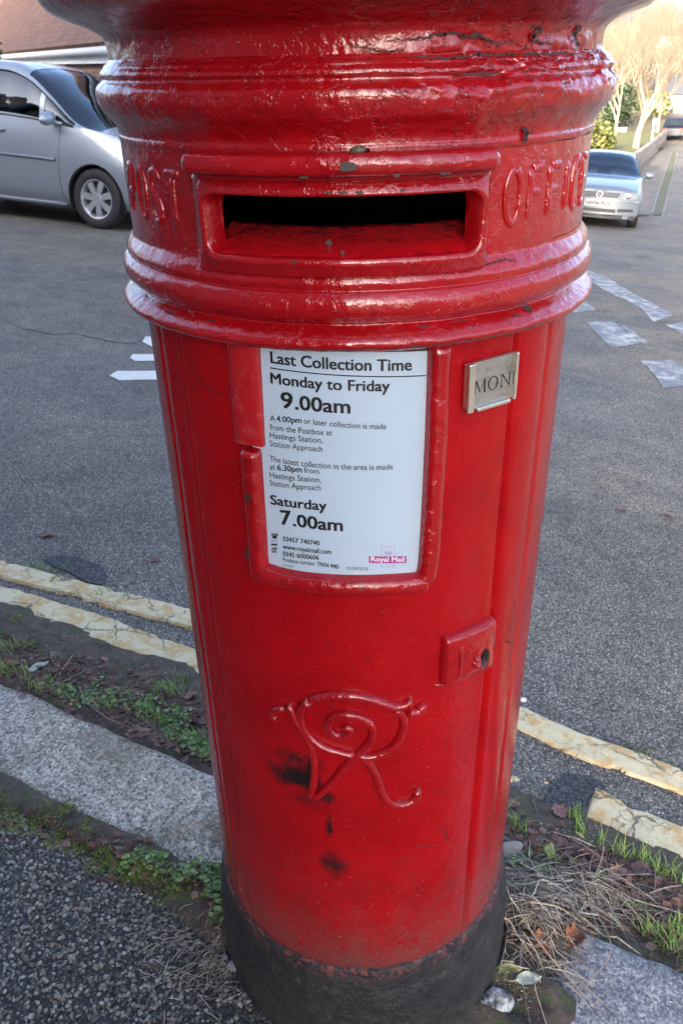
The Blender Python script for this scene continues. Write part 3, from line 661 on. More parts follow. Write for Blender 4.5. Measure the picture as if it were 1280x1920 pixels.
def _m():
    t = MT('old_yellow_line_paint'); 
    wv = t.n('ShaderNodeVectorMath', operation='ADD'); t.put(wv.inputs[0], t.co)
    sc = t.n('ShaderNodeVectorMath', operation='SCALE'); t.put(sc.inputs[0], t.noise(26, 4, out='Color')); sc.inputs['Scale'].default_value = .05; t.put(wv.inputs[1], sc.outputs[0])
    cr = t.vor(7, 'Distance', 'DISTANCE_TO_EDGE', wv.outputs[0]); cr2 = t.vor(30, 'Distance', 'DISTANCE_TO_EDGE', wv.outputs[0])
    n = t.noise(17, 6, .65, vec=wv.outputs[0]); fine = t.noise(140, 5, .7)
    c = t.mix(t.ramp(n, (.47, 0), (.58, .85)), (.58, .495, .29), (.50, .30, .10))
    c = t.mix(t.ramp(t.noise(48, 5, .7), (.56, 0), (.66, .75)), c, (.62, .54, .33)); c = t.mix(t.math('MULTIPLY', t.ramp(fine, (.50, 0), (.66, 1)), .5), c, (.30, .24, .16))
    k = t.math('MAXIMUM', t.math('MULTIPLY', t.ramp(cr, (.006, 1), (.022, 0)), t.ramp(t.noise(11, 4), (.44, 0), (.54, 1))), t.math('MULTIPLY', t.ramp(cr2, (.01, .8), (.035, 0)), t.ramp(t.noise(9, 3), (.56, 0), (.64, .8))))
    c = t.mix(t.math('MULTIPLY', k, .85), c, (.085, .07, .05))
    t.set(Base_Color=c, Roughness=.75); b = t.bump(t.math('SUBTRACT', 1., k), .004); t.bump(fine, .0018, prev=b); return t.m
MAT['yellow'] = _m()
def _m():
    t = MT('worn_white_paint'); n = t.noise(7, 8, .75); f = t.noise(130, 4, .7)
    k = t.math('ADD', t.ramp(n, (.36, 0), (.53, .9)), t.ramp(f, (.46, 0), (.64, .55)), True)
    c = t.mix(k, (.58, .55, .47), (.13, .135, .14)); t.set(Base_Color=c, Roughness=.7); t.bump(f, .002); return t.m
MAT['whiteline'] = _m()
def _m():
    t = MT('fresh_white_paint'); f = t.noise(150, 4, .7); c = t.mix(t.ramp(f, (.55, 0), (.7, .6)), (.66, .63, .55), (.2, .2, .2)); t.set(Base_Color=c, Roughness=.7); t.bump(f, .002); return t.m
MAT['whiteline2'] = _m()
def _m():
    t = MT('gutter_soil'); n = t.noise(30, 7, .72); f = t.noise(190, 5, .7)
    c = t.mix(t.ramp(n, (.34, 0), (.66, 1)), (.030, .022, .017), (.13, .092, .062)); c = t.mix(t.ramp(f, (.56, 0), (.68, .8)), c, (.15, .13, .11))
    mo = t.math('MULTIPLY', t.ramp(t.noise(11, 5, .6), (.52, 0), (.62, 1)), t.ramp(t.noise(90, 3), (.4, 0), (.6, 1)))
    c = t.mix(mo, c, (.055, .085, .022)); t.set(Base_Color=c, Roughness=.9); b = t.bump(n, .012); t.bump(f, .004, prev=b); return t.m
MAT['soil'] = _m()
def leafmat(name, cols, rough=.6, trans=.0, sc=14):
    t = MT(name); o = t.n('ShaderNodeObjectInfo').outputs['Random']; g = t.n('ShaderNodeNewGeometry').outputs['Random Per Island']
    k = len(cols); c = t.ramp(g, *[(i/max(1, k-1), q) for i, q in enumerate(cols)])
    c = t.mix(1, c, t.ramp(t.noise(sc*10, 4), (.3, .6), (.7, 1.3)), 'MULTIPLY'); t.set(Base_Color=c, Roughness=rough)
    return t.m
MAT['grass'] = leafmat('verge_grass', [(.08, .16, .02), (.15, .28, .04), (.22, .34, .07), (.26, .28, .11), (.11, .22, .03)])
MAT['weed'] = leafmat('weed_leaves', [(.035, .09, .018), (.08, .17, .03), (.15, .25, .05), (.22, .28, .11), (.05, .12, .03)], .45)
MAT['moss'] = leafmat('moss', [(.07, .11, .015), (.14, .20, .025), (.20, .26, .04), (.09, .12, .03)], .9)
MAT['straw'] = leafmat('dry_stems', [(.15, .115, .08), (.34, .28, .20), (.52, .45, .34), (.09, .065, .05), (.26, .21, .15), (.42, .36, .27)], .7)
MAT['brownbits'] = leafmat('brown_litter', [(.05, .025, .018), (.11, .05, .032), (.17, .085, .05), (.08, .04, .035), (.20, .12, .085), (.035, .02, .018)], .7)
MAT['grit'] = leafmat('grit', [(.05, .045, .037), (.11, .098, .08), (.20, .178, .145), (.36, .325, .27), (.08, .07, .058), (.19, .145, .11), (.25, .222, .18)], .75)
def dryleaf(name, a, b):
    t = MT(name); c = t.mix(t.ramp(t.noise(55, 6, .7), (.38, 0), (.62, 1)), a, b); c = t.mix(t.math('MULTIPLY', t.ramp(t.noise(420, 2), (.62, 0), (.68, 1)), .7), c, (.03, .015, .012))
    t.set(Base_Color=c, Roughness=.55); t.bump(t.noise(120, 4), .003); return t.m
MAT['leaf_brown'] = dryleaf('brown_oak_leaf', (.13, .058, .042), (.22, .115, .085)); MAT['leaf_dark'] = dryleaf('dark_wet_leaf', (.045, .026, .026), (.10, .055, .05))
MAT['leaf_yellow'] = dryleaf('yellow_green_leaf', (.32, .27, .07), (.24, .27, .10)); MAT['leaf_orange'] = dryleaf('orange_brown_leaf', (.28, .11, .045), (.16, .055, .03)); MAT['leaf_pale'] = dryleaf('pale_grey_green_leaf', (.34, .38, .27), (.42, .44, .36))
MAT['twig'] = plain('grey_brown_twig', (.13, .095, .075), .7, 0, .5, 60)
MAT['stem'] = plain('pale_dry_stem', (.36, .27, .17), .6, 0, .35, 40)
def _m():
    t = MT('lichen_white_stone'); c = t.mix(t.ramp(t.noise(50, 6, .7), (.42, 0), (.58, 1)), (.05, .05, .05), (.42, .42, .41)); t.set(Base_Color=c, Roughness=.8); t.bump(t.noise(80, 5), .006); return t.m
MAT['whitestone'] = _m()
MAT['tanstone'] = plain('tan_stone', (.24, .20, .165), .8, 0, .35, 40)

# ================================================================== the ground
mb = MB(); rad = np.concatenate([[.0], np.geomspace(.3, 420, 90)]); A = np.radians(np.arange(0, 360, 2.0))
G = np.array([[(r*math.cos(a), r*math.sin(a), 0) for a in A] for r in rad]); G[..., 2] = Z(G[..., 0], G[..., 1])+ROAD
mb.grid(G, 0, close_v=True); structure(mb.build('road', MAT['asphalt']))
def sheet(name, poly_un, step, zf, mat, keep=None, kind='structure'):
    u0, u1, n0, n1 = poly_un; nu = int((u1-u0)/step)+1; nn_ = int((n1-n0)/step)+1
    U, N = np.meshgrid(np.linspace(u0, u1, nu), np.linspace(n0, n1, nn_), indexing='ij')
    X = U*UU[0]+N*NN[0]; Y = U*UU[1]+N*NN[1]; G = np.stack([X, Y, zf(X, Y, U, N)], -1)
    k = None if keep is None else keep(X, Y, U, N)[:-1, :-1]
    mb = MB(); mb.grid(G, 0, keep=k); o = mb.build(name, mat); o['kind'] = kind; return o
fine_pave = lambda X, Y, U, N: Z(X, Y)+.004*n2(X, Y, 3, 4)+.002*n2(X, Y, 22, 6)-.012*np.clip(1-(np.abs(N+.12)/.1), 0, 1)
sheet('pavement', (-1.6, 1.6, -1.6, -.085), .02, fine_pave, MAT['pave'])
# outer pavement in three pieces butting the fine one
for k, q in enumerate(((-14, -1.6, -1.75, -.085), (1.6, 14, -1.75, -.085))): sheet('pavement', q, .4, lambda X, Y, U, N: Z(X, Y)-.001, MAT['pave'])
sheet('pavement', (-14, 14, -4.2, -1.6), .5, lambda X, Y, U, N: Z(X, Y)-.006, MAT['pave'])
# soil: gutter strip, kerb gap round the pillar, mossy joint behind the kerb
def bumps(X, Y): return .010*n2(X, Y, 14, 3, 3)+.005*n2(X, Y, 55, 5, 2)
def soil_z(X, Y, U, N):
    g = Z(X, Y)+ROAD+.006
    ng = .545+.045*n2(U, 0*U, 5, 9)-.06*np.clip(-U-.4, 0, 1.2)
    edge = np.clip((ng-N)/.10, 0, 1)
    h = .018*edge*np.clip((N-.1)/.1, 0, 1)+bumps(X, Y)*edge
    h = h+.028*np.clip(1-(N-.155)/.10, 0, 1)*(N > .1)                                   # banked against the kerb
    d = np.hypot(X, Y); md = np.clip(1-(d-.25)/.16, 0, 1)
    gap = np.clip(1-np.abs(U-.03)/.34, 0, 1)**.5*np.clip(1-(np.clip(N-.16, 0, 9))/.14, 0, 1)
    top = Z(X, Y)+bumps(X, Y)*.9-.002
    z = g+h; z = z+(top-z)*np.clip(gap*1.4, 0, 1)
    right = np.clip((U-.22)/.06, 0, 1)*np.clip((.42-U)/.08, 0, 1)*np.clip((.36-N)/.16, 0, 1)
    z = z+.030*right*(1+.6*n2(X, Y, 20, 12))
    z = z+.022*md*(1+.5*n2(X, Y, 18, 15))
    return np.where(edge <= 0, Z(X, Y)+ROAD-.01, z)
sheet('gutter_soil', (-2.6, 2.2, .02, .62), .008, soil_z, MAT['soil'])
def joint_z(X, Y, U, N):
    c = -.098+.022*n2(U, 0*U, 4, 21)-.045*np.clip(-U-.62, 0, 1)*1.2
    wd = .050+.025*n2(U, 0*U, 7, 23)+.05*np.clip(1-abs(U+.22)/.2, 0, 1)
    q = np.clip(1-((N-c)/wd)**2, 0, 1)
    d = np.hypot(X, Y); rt = np.clip((U-.20)/.06, 0, 1)*np.clip((.44-U)/.08, 0, 1)*np.clip((N+.10)/.10, 0, 1)
    return Z(X, Y)-.022+.050*rt*(1+.4*n2(X, Y, 20, 12))+.030*q**.6+.012*q*n2(X, Y, 25, 8, 3)+.012*np.clip(1-(d-.25)/.1, 0, 1)
sheet('mossy_joint_soil', (-2.6, .9, -.30, .03), .008, joint_z, MAT['soil'])
# kerb stones
def kerb(u0, u1, nf, nb, mat, seed, endr):
    nu = int((u1-u0)/.012); U = np.linspace(u0, u1, nu); rows = []
    prof = [(0, -.14), (0, -.03), (.02, -.008), (.07, -.001)]+[(t, 0) for t in np.linspace(.14, .86, 18)]+[(.93, -.002), (.98, -.010), (1, -.035), (1.0, -.14)]
    G = []
    for i, u in enumerate(U):
        row = []
        f0 = nf+.016*float(n2(u, seed, 5, seed))+.008*float(n2(u, seed, 21, seed+2)); b0 = nb+.007*float(n2(u, seed+5, 9, seed))+.004*float(n2(u, seed, 40, seed+3))
        for t, h in prof:
            n = f0+(b0-f0)*t; ue = u
            if i < 3 or i > nu-4: ue = u+.012*float(n2(n*3, u, 9, seed+4))
            x, y = un(ue, n); e = min(i, nu-1-i)
            z = float(Z(x, y))+h-(endr*max(0, 1-e/3)**2 if e < 3 else 0)
            row.append((x, y, z))
        G.append(row)
    G = np.array(G); top = np.array([1 if p[1] > -.03 else .2 for p in prof])
    G[..., 2] += top*(.005*n2(G[..., 0], G[..., 1], 12, seed, 3)+.0025*n2(G[..., 0], G[..., 1], 60, seed+7, 2))
    mb = MB(); mb.grid(G); mb.ngon(G[0]); mb.ngon(G[-1][::-1]); return structure(mb.build('kerb_stone', mat, fix=True))
kerb(-1.32, -.262, -.092, .158, MAT['granite'], 3, .012); kerb(-2.6, -1.33, -.09, .155, MAT['granite'], 5, .01)
kerb(.335, 1.5, -.11, .188, MAT['granite_blue'], 9, .012); kerb(1.515, 3.2, -.11, .185, MAT['granite'], 11, .01)
# double yellow lines: thick, cracked and eaten at the edges
def yline(pts, wd, gaps, seed):
    P = np.array(pts, float); us = np.arange(P[0, 0], P[-1, 0], .006); c = np.interp(us, P[:, 0], P[:, 1]); nt_ = 22
    T = np.linspace(-1, 1, nt_); U = us[:, None]+0*T[None]; 
    wl = wd/2*(1+.10*n2(us, 0*us, 9, seed)+.10*n2(us, 0*us+3, 35, seed)); N = c[:, None]+wl[:, None]*T[None]+.006*n2(us, 0*us+1, 4, seed)[:, None]
    X = U*UU[0]+N*NN[0]; Y = U*UU[1]+N*NN[1]
    h = ROAD+.0105+.003*n2(X, Y, 30, seed)
    e = 1-np.abs(T)[None]; n = n2(X, Y, 17, seed+3, 4); keep = (e*.9+n*.85+.24) > 0
    for a, b, k in gaps:
        m = (U > a) & (U < b); keep &= ~(m & (n2(X, Y, 16, seed+8, 3)+.45-k < 0))
    edge = np.zeros_like(keep); edge[0, :] = edge[-1, :] = edge[:, 0] = edge[:, -1] = True
    nk = ~keep; ed = edge.copy(); ed[1:] |= nk[:-1]; ed[:-1] |= nk[1:]; ed[:, 1:] |= nk[:, :-1]; ed[:, :-1] |= nk[:, 1:]
    zz = Z(X, Y)+np.where(ed, ROAD-.004, h)
    zz = zz+np.where(ed, 0, 0)
    mb = MB(); mb.grid(np.stack([X, Y, zz], -1), 0, keep=keep[:-1, :-1] & keep[1:, 1:]); return structure(mb.build('yellow_line', MAT['yellow']))
yline([(-3, .45), (-1.69, .607), (-1.3, .65), (-1.0, .694), (-.4, .75), (.08, .782), (.25, .76), (.5, .762), (1.5, .74), (4, .70)], .092, [(-.90, .0, .42)], 4)
yline([(-3, .33), (-1.5, .482), (-1.15, .517), (-.78, .522), (-.3, .550), (.1, .565), (.33, .572), (.5, .548), (1.5, .53), (4, .48)], .112, [(-.60, .305, .75), (.05, .315, 1.5)], 14)
# white lines of the junction
def patch(poly, mat, dz, step=.05, rag=.012, seed=0, name='white_line'):
    """road marking: polygon given in photograph pixels, laid on the road"""
    P = np.array([gp(x, y)[:2] for x, y in poly]); Q = []
    for a, b in zip(P, np.roll(P, -1, 0)):
        k = max(2, int(np.hypot(*(b-a))/step)); Q += [a+(b-a)*i/k for i in range(k)]
    Q = np.array(Q); Q = Q+rag*np.stack([n2(Q[:, 0], Q[:, 1], 7, seed), n2(Q[:, 0], Q[:, 1], 7, seed+9)], -1)
    c = Q.mean(0); mb = MB(); n = len(Q); rings = [c+(Q-c)*t for t in (1, .66, .33)]
    G = [[(x, y, float(Z(x, y))+ROAD+dz) for x, y in L] for L in rings]; mb.grid(G, 0, close_v=True); mb.ngon(G[-1]); return structure(mb.build(name, mat, fix=True))
for k, q in enumerate(([(1080, 506), (1104, 508), (1136, 520), (1116, 524), (1092, 519), (1070, 510)], [(1104, 525), (1140, 521), (1186, 550), (1158, 556), (1130, 543)], [(1160, 556), (1190, 552), (1264, 590), (1226, 604), (1204, 580)], [(1248, 610), (1290, 604), (1330, 628), (1290, 634)], [(1062, 552), (1088, 556), (1118, 582), (1062, 586)],
    [(1098, 603), (1148, 602), (1202, 644), (1144, 652)], [(1162, 612), (1170, 610), (1214, 640), (1204, 644)], [(1203, 678), (1262, 676), (1330, 718), (1246, 728)])): patch(q, MAT['whiteline'], .004, .06, .03, k)
for k, q in enumerate(([(206, 704), (222, 696), (330, 694), (330, 713), (224, 713)], [(240, 672), (248, 665), (330, 664), (330, 678), (250, 678)], [(268, 641), (276, 632), (320, 628), (320, 648), (284, 650)])): patch(q, MAT['whiteline2'], .004, .05, .03, 20+k)
mb = MB()      # crack across the road and the broken hollow beside the yellow line
P = [gp(x, y) for x, y in ((40, 618), (70, 622), (105, 628), (140, 626), (170, 632), (215, 642), (250, 644), (262, 640), (290, 630))]
P = spline(P, 8); L = []; Q = []
for i, p in enumerate(P):
    j = .012*float(n2(p[0], p[1], 9, 3)); k = .004+.004*abs(float(n2(p[0], p[1], 6, 5))); L.append((p[0], p[1]+j+k, p[2]+.004)); Q.append((p[0], p[1]+j-k, p[2]+.004))
mb.grid([L, Q]); structure(mb.build('road_crack', plain('tar_crack', (.012, .012, .013), .8)))
for s_, Q_ in enumerate(([(0, 505), (60, 512), (120, 508), (180, 520), (235, 517)], [(90, 440), (130, 462), (190, 470), (240, 486)], [(0, 470), (40, 462), (95, 468), (140, 460)], [(0, 590), (30, 612), (70, 622)], [(1150, 470), (1190, 478), (1240, 472), (1290, 480)])):
    P = spline([gp(x, y) for x, y in Q_], 10); mb = MB(); L = []; Q = []
    for i, p in enumerate(P):
        j = .03*float(n2(p[0], p[1], 7, 40+s_)); k = .0025+.003*abs(float(n2(p[0], p[1], 6, 5))); L.append((p[0], p[1]+j+k, p[2]+.004)); Q.append((p[0], p[1]+j-k, p[2]+.004))
    mb.grid([L, Q]); structure(mb.build('road_crack', bpy.data.materials['tar_crack']))
patch([(78, 1050), (100, 1044), (150, 1050), (190, 1062), (206, 1080), (200, 1096), (172, 1094), (140, 1078), (100, 1066)], asphalt('dark_hollow', .045, .12, (1, 1, 1.05)), .005, .012, .03, 33, 'road_hollow')  # flat patch of darker asphalt
patch([(1010, 1480), (1040, 1450), (1090, 1455), (1130, 1480), (1105, 1500), (1120, 1545), (1060, 1560), (1000, 1540)], asphalt('bare_dark_tar', .03, .10, (1, 1, 1.04)), .0058, .012, .04, 36, 'road_hollow')

# ================================================================== litter, grass and stones
def hgt(x, y):
    u, n = x*UU[0]+y*UU[1], x*NN[0]+y*NN[1]; X, Y, U, N = map(np.array, (x, y, u, n)); z = float(Z(x, y))
    if n > .19 or (-.26 < u < .335 and n > .02): return float(soil_z(X, Y, U, N)) if n < .6 else z+ROAD
    if n > -.09 and (u < -.26 or u > .335): return z+.004
    if n > -.2: return max(float(joint_z(X, Y, U, N)), float(fine_pave(X, Y, U, N)) if n < -.09 else -9)
    return z
def gpt(x, y):
    p = gp(x, y, -.02); return float(p[0]), float(p[1])
def spots(lst, r_):
    """lst: (pixel x, pixel y, radius m, count)"""
    for x, y, rad_, cnt in lst:
        cx, cy = gpt(x, y)
        for _ in range(cnt):
            a = r_.uniform(0, 6.283); q = rad_*math.sqrt(r_.random())*r_.uniform(.6, 1.1); X, Y = cx+q*math.cos(a), cy+q*math.sin(a)
            if math.hypot(X, Y) < .262: continue
            yield X, Y, hgt(X, Y)
def blade(mb, p, h, lean, az, wd):
    x, y, z = p; dx, dy = math.cos(az), math.sin(az); nx, ny = -dy*wd/2, dx*wd/2; L = []
    for t, k in ((0, 1), (.4, .9), (.75, .55)):
        q = lean*t*t; zz = z+h*(t-.35*t*t*lean/h*.5 if h > 0 else t); L.append(((x+dx*q-nx*k, y+dy*q-ny*k, zz), (x+dx*q+nx*k, y+dy*q+ny*k, zz)))
    v = [p_ for pr in L for p_ in pr]+[(x+dx*lean*1.05, y+dy*lean*1.05, z+h*(1-.25*lean/h))]
    mb.add(v, [(0, 1, 3, 2), (2, 3, 5, 4), (4, 5, 6)])
r_ = random.Random(3); mb = MB()
TUFT = [(965, 1540, .030, 34), (945, 1520, .022, 22), (1080, 1515, .022, 36), (1088, 1545, .02, 18), (1030, 1600, .022, 26), (1160, 1590, .022, 24), (1205, 1600, .028, 46), (1240, 1622, .028, 46), (1275, 1630, .03, 40), (1130, 1570, .016, 14),
        (1215, 1740, .03, 42), (1260, 1765, .035, 90), (1275, 1740, .03, 60), (1200, 1700, .02, 16), (1015, 1480, .012, 6),
        (320, 1290, .040, 60), (345, 1265, .025, 26), (290, 1285, .03, 26), (300, 1350, .035, 50), (370, 1385, .04, 60), (385, 1410, .03, 44), (335, 1385, .03, 40), (260, 1330, .04, 40), (200, 1320, .05, 60), (140, 1300, .05, 60), (80, 1290, .05, 60), (20, 1265, .05, 70), (10, 1210, .05, 50), (50, 1205, .03, 26),
        (385, 1180, .02, 12), (360, 1160, .025, 18), (60, 1050, .04, 50), (190, 1095, .03, 22), (235, 1105, .03, 22), (120, 1048, .02, 12)]
for p in spots(TUFT, r_):
    h = r_.uniform(.014, .052); blade(mb, (p[0], p[1], p[2]-.004), h, r_.uniform(.1, .9)*h, r_.uniform(0, 6.283), r_.uniform(.0014, .0034))
tag(mb.build('grass', MAT['grass']), 'short green grass tufts growing in the gutter beside the kerb', 'grass', kind='stuff')
mb = MB(); r_ = random.Random(4)
def disc(mb, p, r, az, tilt, k=6, cup=.25):
    c = np.array(p); n = np.array([math.cos(az)*math.sin(tilt), math.sin(az)*math.sin(tilt), math.cos(tilt)]); a = np.cross(n, [0, .3, 1]); a /= np.linalg.norm(a)+1e-9; b = np.cross(n, a)
    v = [c-n*r*cup]+[c+r*((1.25 if q == 0 else 1)*math.cos(q*6.283/k)*a+.72*math.sin(q*6.283/k)*b) for q in range(k)]
    mb.add(v, [(0, 1+q, 1+(q+1) % k) for q in range(k)])
WEED = [(330, 1340, .045, 130), (280, 1320, .05, 120), (225, 1300, .045, 70), (370, 1400, .04, 130), (340, 1375, .05, 130), (385, 1425, .03, 70), (180, 1290, .045, 60), (110, 1290, .05, 60), (150, 1325, .04, 60),
        (415, 1690, .035, 170), (405, 1660, .03, 110), (425, 1730, .03, 120), (440, 1750, .02, 60), (300, 1640, .03, 90), (345, 1660, .03, 60), (270, 1620, .02, 40), (240, 1640, .025, 30), (375, 1655, .03, 60),
        (1015, 1640, .022, 50), (970, 1620, .018, 26), (1120, 1640, .015, 16), (990, 1600, .012, 10), (365, 1165, .02, 20)]
for p in spots(WEED, r_): disc(mb, (p[0], p[1], p[2]+r_.uniform(.0, .022)), r_.choice((.0022, .003, .004, .005, .0075)), r_.uniform(0, 6.283), abs(r_.gauss(0, .75)), 6)
tag(mb.build('weeds', MAT['weed']), 'small round-leaved green weeds spreading along both sides of the granite kerb', 'weeds', kind='stuff')
mb = MB(); r_ = random.Random(6)
MOSS = [(20, 1550, .04, 260), (60, 1560, .035, 160), (110, 1580, .035, 220), (150, 1600, .03, 160), (190, 1625, .035, 320), (225, 1640, .03, 240), (250, 1650, .03, 240), (280, 1650, .025, 160), (130, 1530, .03, 90), (310, 1690, .03, 100), (90, 1540, .03, 60), (290, 1660, .03, 120), (0, 1520, .04, 120), (345, 1680, .03, 90), (180, 1560, .03, 60),
        (100, 1052, .025, 60), (160, 1060, .02, 40), (215, 1100, .03, 60), (1060, 1380, .03, 40), (1200, 1390, .05, 90), (1270, 1420, .04, 60), (30, 1150, .03, 60), (200, 1180, .04, 50)]
for p in spots(MOSS, r_):
    h = r_.uniform(.003, .013); blade(mb, (p[0], p[1], p[2]-.002), h, r_.uniform(.2, 1.3)*h, r_.uniform(0, 6.283), r_.uniform(.0015, .0032))
tag(mb.build('moss', MAT['moss']), 'green moss along the soil joint between granite kerb and pavement', 'moss', kind='stuff')
# dry stems heaped on the right of the plinth
def bent(mb, x, y, ln, az, wd, lift=0., bend=.4, arch=.0, r__=r_, n=6):
    P = []; a = az
    for i in range(n):
        t = i/(n-1); P.append((x, y, hgt(x, y)+wd+lift*(1-t*.6)+arch*math.sin(math.pi*t))); a += r__.gauss(0, bend)/n*2; x += ln/n*math.cos(a); y += ln/n*math.sin(a)
        if math.hypot(x, y) < .266: q = .266/math.hypot(x, y); x *= q; y *= q
    mb.tube(P, [wd, wd, wd*.95, wd*.9, wd*.8, wd*.5], 5)
r_ = random.Random(8); mb = MB()
for x, y, rad_, cnt in ((985, 1690, .05, 120), (1010, 1720, .06, 110), (1060, 1680, .06, 90), (1110, 1680, .06, 70), (960, 1750, .04, 90), (990, 1790, .05, 70), (1160, 1700, .05, 34), (1000, 1650, .05, 50), (1200, 1680, .05, 22), (1100, 1620, .05, 20), (940, 1700, .03, 60), (960, 1830, .03, 24), (1030, 1850, .05, 22)):
    cx, cy = gpt(x, y)
    for _ in range(cnt):
        a = r_.uniform(0, 6.283); q = rad_*math.sqrt(r_.random()); X, Y = cx+q*math.cos(a), cy+q*math.sin(a)
        if math.hypot(X, Y) < .27: continue
        bent(mb, X, Y, r_.uniform(.03, .15), r_.gauss(-.25, .8)+(math.pi if r_.random() < .5 else 0), r_.choice((.0004, .0005, .0006, .0008, .0010, .0016)), r_.uniform(0, .026), .16 if r_.random() < .75 else .5, r_.uniform(0, .008), r_)
for x, y, rad_, cnt in ((420, 1800, .05, 60), (380, 1830, .06, 50), (330, 1790, .07, 46), (410, 1850, .05, 46), (300, 1760, .06, 22), (405, 1590, .03, 34), (390, 1570, .03, 14), (330, 1860, .08, 34)):
    cx, cy = gpt(x, y)
    for _ in range(cnt):
        a = r_.uniform(0, 6.283); q = rad_*math.sqrt(r_.random()); X, Y = cx+q*math.cos(a), cy+q*math.sin(a)
        if math.hypot(X, Y) > .27: bent(mb, X, Y, r_.uniform(.015, .055), r_.gauss(.7, .6), r_.uniform(.0004, .0008), r_.uniform(0, .005), .5, r_.uniform(0, .004), r_)
tag(mb.build('dry_grass', MAT['straw']), 'tangled dead grass stems heaped against the plinth of the pillar box', 'dry grass', kind='stuff')
ICO = [(0, 0, 1)]+[(.894*math.cos(i*1.2566), .894*math.sin(i*1.2566), .447) for i in range(5)]+[(.894*math.cos(i*1.2566+.628), .894*math.sin(i*1.2566+.628), -.447) for i in range(5)]+[(0, 0, -1)]
ICF = [(0, 1+i, 1+(i+1) % 5) for i in range(5)]+[(1+i, 6+i, 1+(i+1) % 5) for i in range(5)]+[(1+(i+1) % 5, 6+i, 6+(i+1) % 5) for i in range(5)]+[(11, 6+(i+1) % 5, 6+i) for i in range(5)]
def peb(mb, p, s, r__, sq=.6):
    a = r__.uniform(0, 6.283); c, n = math.cos(a), math.sin(a); e = r__.uniform(.65, 1)
    v = []
    for x, y, z in ICO:
        k = s*r__.uniform(.8, 1.15); X, Y = x*k, y*k*e; v.append((p[0]+X*c-Y*n, p[1]+X*n+Y*c, p[2]+z*k*sq))
    mb.add(v, ICF)
mb = MB(); r_ = random.Random(9)      # crumbled leaf bits
def flake(mb, p, s, r__):
    k = 5; a0 = r__.uniform(0, 6.283); tl = r__.gauss(0, .35); v = []
    for q in range(k):
        a = a0+q*6.283/k; rr = s*r__.uniform(.5, 1.1); v.append((p[0]+rr*math.cos(a), p[1]+rr*math.sin(a)*.8, p[2]+.003+rr*math.cos(a-a0)*tl))
    v.append((p[0], p[1], p[2]+.002+s*r__.uniform(-.2, .5))); mb.add(v, [(q, (q+1) % k, k) for q in range(k)])
for p in spots([(960, 1780, .04, 70), (1000, 1800, .04, 60), (1040, 1780, .03, 60), (950, 1660, .04, 60), (1000, 1620, .06, 80), (1100, 1620, .07, 80), (1180, 1650, .07, 80), (1050, 1560, .05, 30), (1240, 1690, .05, 50), (1120, 1700, .05, 50),
    (60, 1240, .08, 60), (160, 1250, .08, 70), (260, 1270, .08, 70), (340, 1320, .06, 50), (360, 1370, .05, 40), (250, 1590, .05, 20), (400, 1720, .03, 24), (30, 1230, .05, 30), (430, 1720, .03, 18)]+[(x, 1150+.42*x+dy, .07, 34) for x in range(-20, 400, 34) for dy in (60, 105)]+[(x, 1555+.28*x, .05, 16) for x in range(0, 420, 40)]+[(x, 1480+.45*(x-960)+dy, .06, 26) for x in range(950, 1290, 40) for dy in (70, 130)], r_): flake(mb, p, r_.choice((.0025, .004, .005, .007, .010, .014)), r_)
for k in range(520):      # bits of twig and stalk
    q = r_.random(); x, y = (r_.uniform(-20, 390), 0) if q < .55 else (r_.uniform(950, 1290), 0); y = (1205+.42*x+r_.uniform(-40, 75)) if q < .55 else (1570+.45*(x-960)+r_.uniform(-60, 120))
    X, Y = gpt(x, y)
    if math.hypot(X, Y) > .27: bent(mb, X, Y, r_.uniform(.012, .06), r_.uniform(0, 6.283), r_.uniform(.0005, .0013), r_.uniform(0, .006), .4, 0, r_, 4)
for p in spots([(x, 1150+.42*x+dy, .07, 50) for x in range(-20, 400, 34) for dy in (60, 105)]+[(x, 1550+.28*x, .05, 40) for x in range(0, 420, 40)]+[(x, 1480+.45*(x-960)+dy, .06, 50) for x in range(950, 1290, 40) for dy in (60, 120)], r_): peb(mb, p, r_.choice((.001, .0016, .0024, .004)), r_, .8)
tag(mb.build('leaf_litter', MAT['brownbits']), 'crumbled brown leaf litter scattered over the gutter soil', 'leaf litter', kind='stuff')
mb = MB(); r_ = random.Random(10); cnt = 0
while cnt < 19000:
    u = r_.gauss(-.42, .55); n = -.10-abs(r_.gauss(0, .42)); x, y = un(u, n)
    if u > 1.3 or u < -1.9 or n < -1.5: continue
    q = math.hypot(x, y)
    if q < .262: continue
    dens = .35+.75*max(0, min(1, (q-.30)/.12)) if u > -.5 else 1.1
    if n > -.16-.05*float(n2(u, 0, 4, 21)): dens *= .18
    if r_.random() > dens: cnt += .3; continue
    s = r_.choice((.0016, .0020, .0026, .0032, .0038, .0044, .0050)); peb(mb, (x, y, float(fine_pave(*map(np.array, (x, y, u, n))))+s*.12), s, r_); cnt += 1
for p in spots([(1000, 1900, .05, 120), (950, 1860, .03, 70), (1090, 1540, .07, 160), (1020, 1560, .05, 120), (1180, 1640, .08, 120), (100, 1210, .1, 160), (300, 1260, .1, 160), (430, 1830, .03, 90), (450, 1880, .03, 60)], r_):
    s = r_.uniform(.0012, .003); peb(mb, (p[0], p[1], p[2]+s*.2), s, r_)
tag(mb.build('pavement_grit', MAT['grit']), 'grey and white stone chippings worn proud in the pavement surface', 'grit', kind='stuff')
mb = MB(); r_ = random.Random(12)
for _ in range(2600):
    x = r_.uniform(-2.6, 2.4); y = r_.uniform(.3, 5.5)
    if x*NN[0]+y*NN[1] < .86: continue
    s = r_.uniform(.0018, .0042); peb(mb, (x, y, float(Z(x, y))+ROAD+s*.1), s, r_)
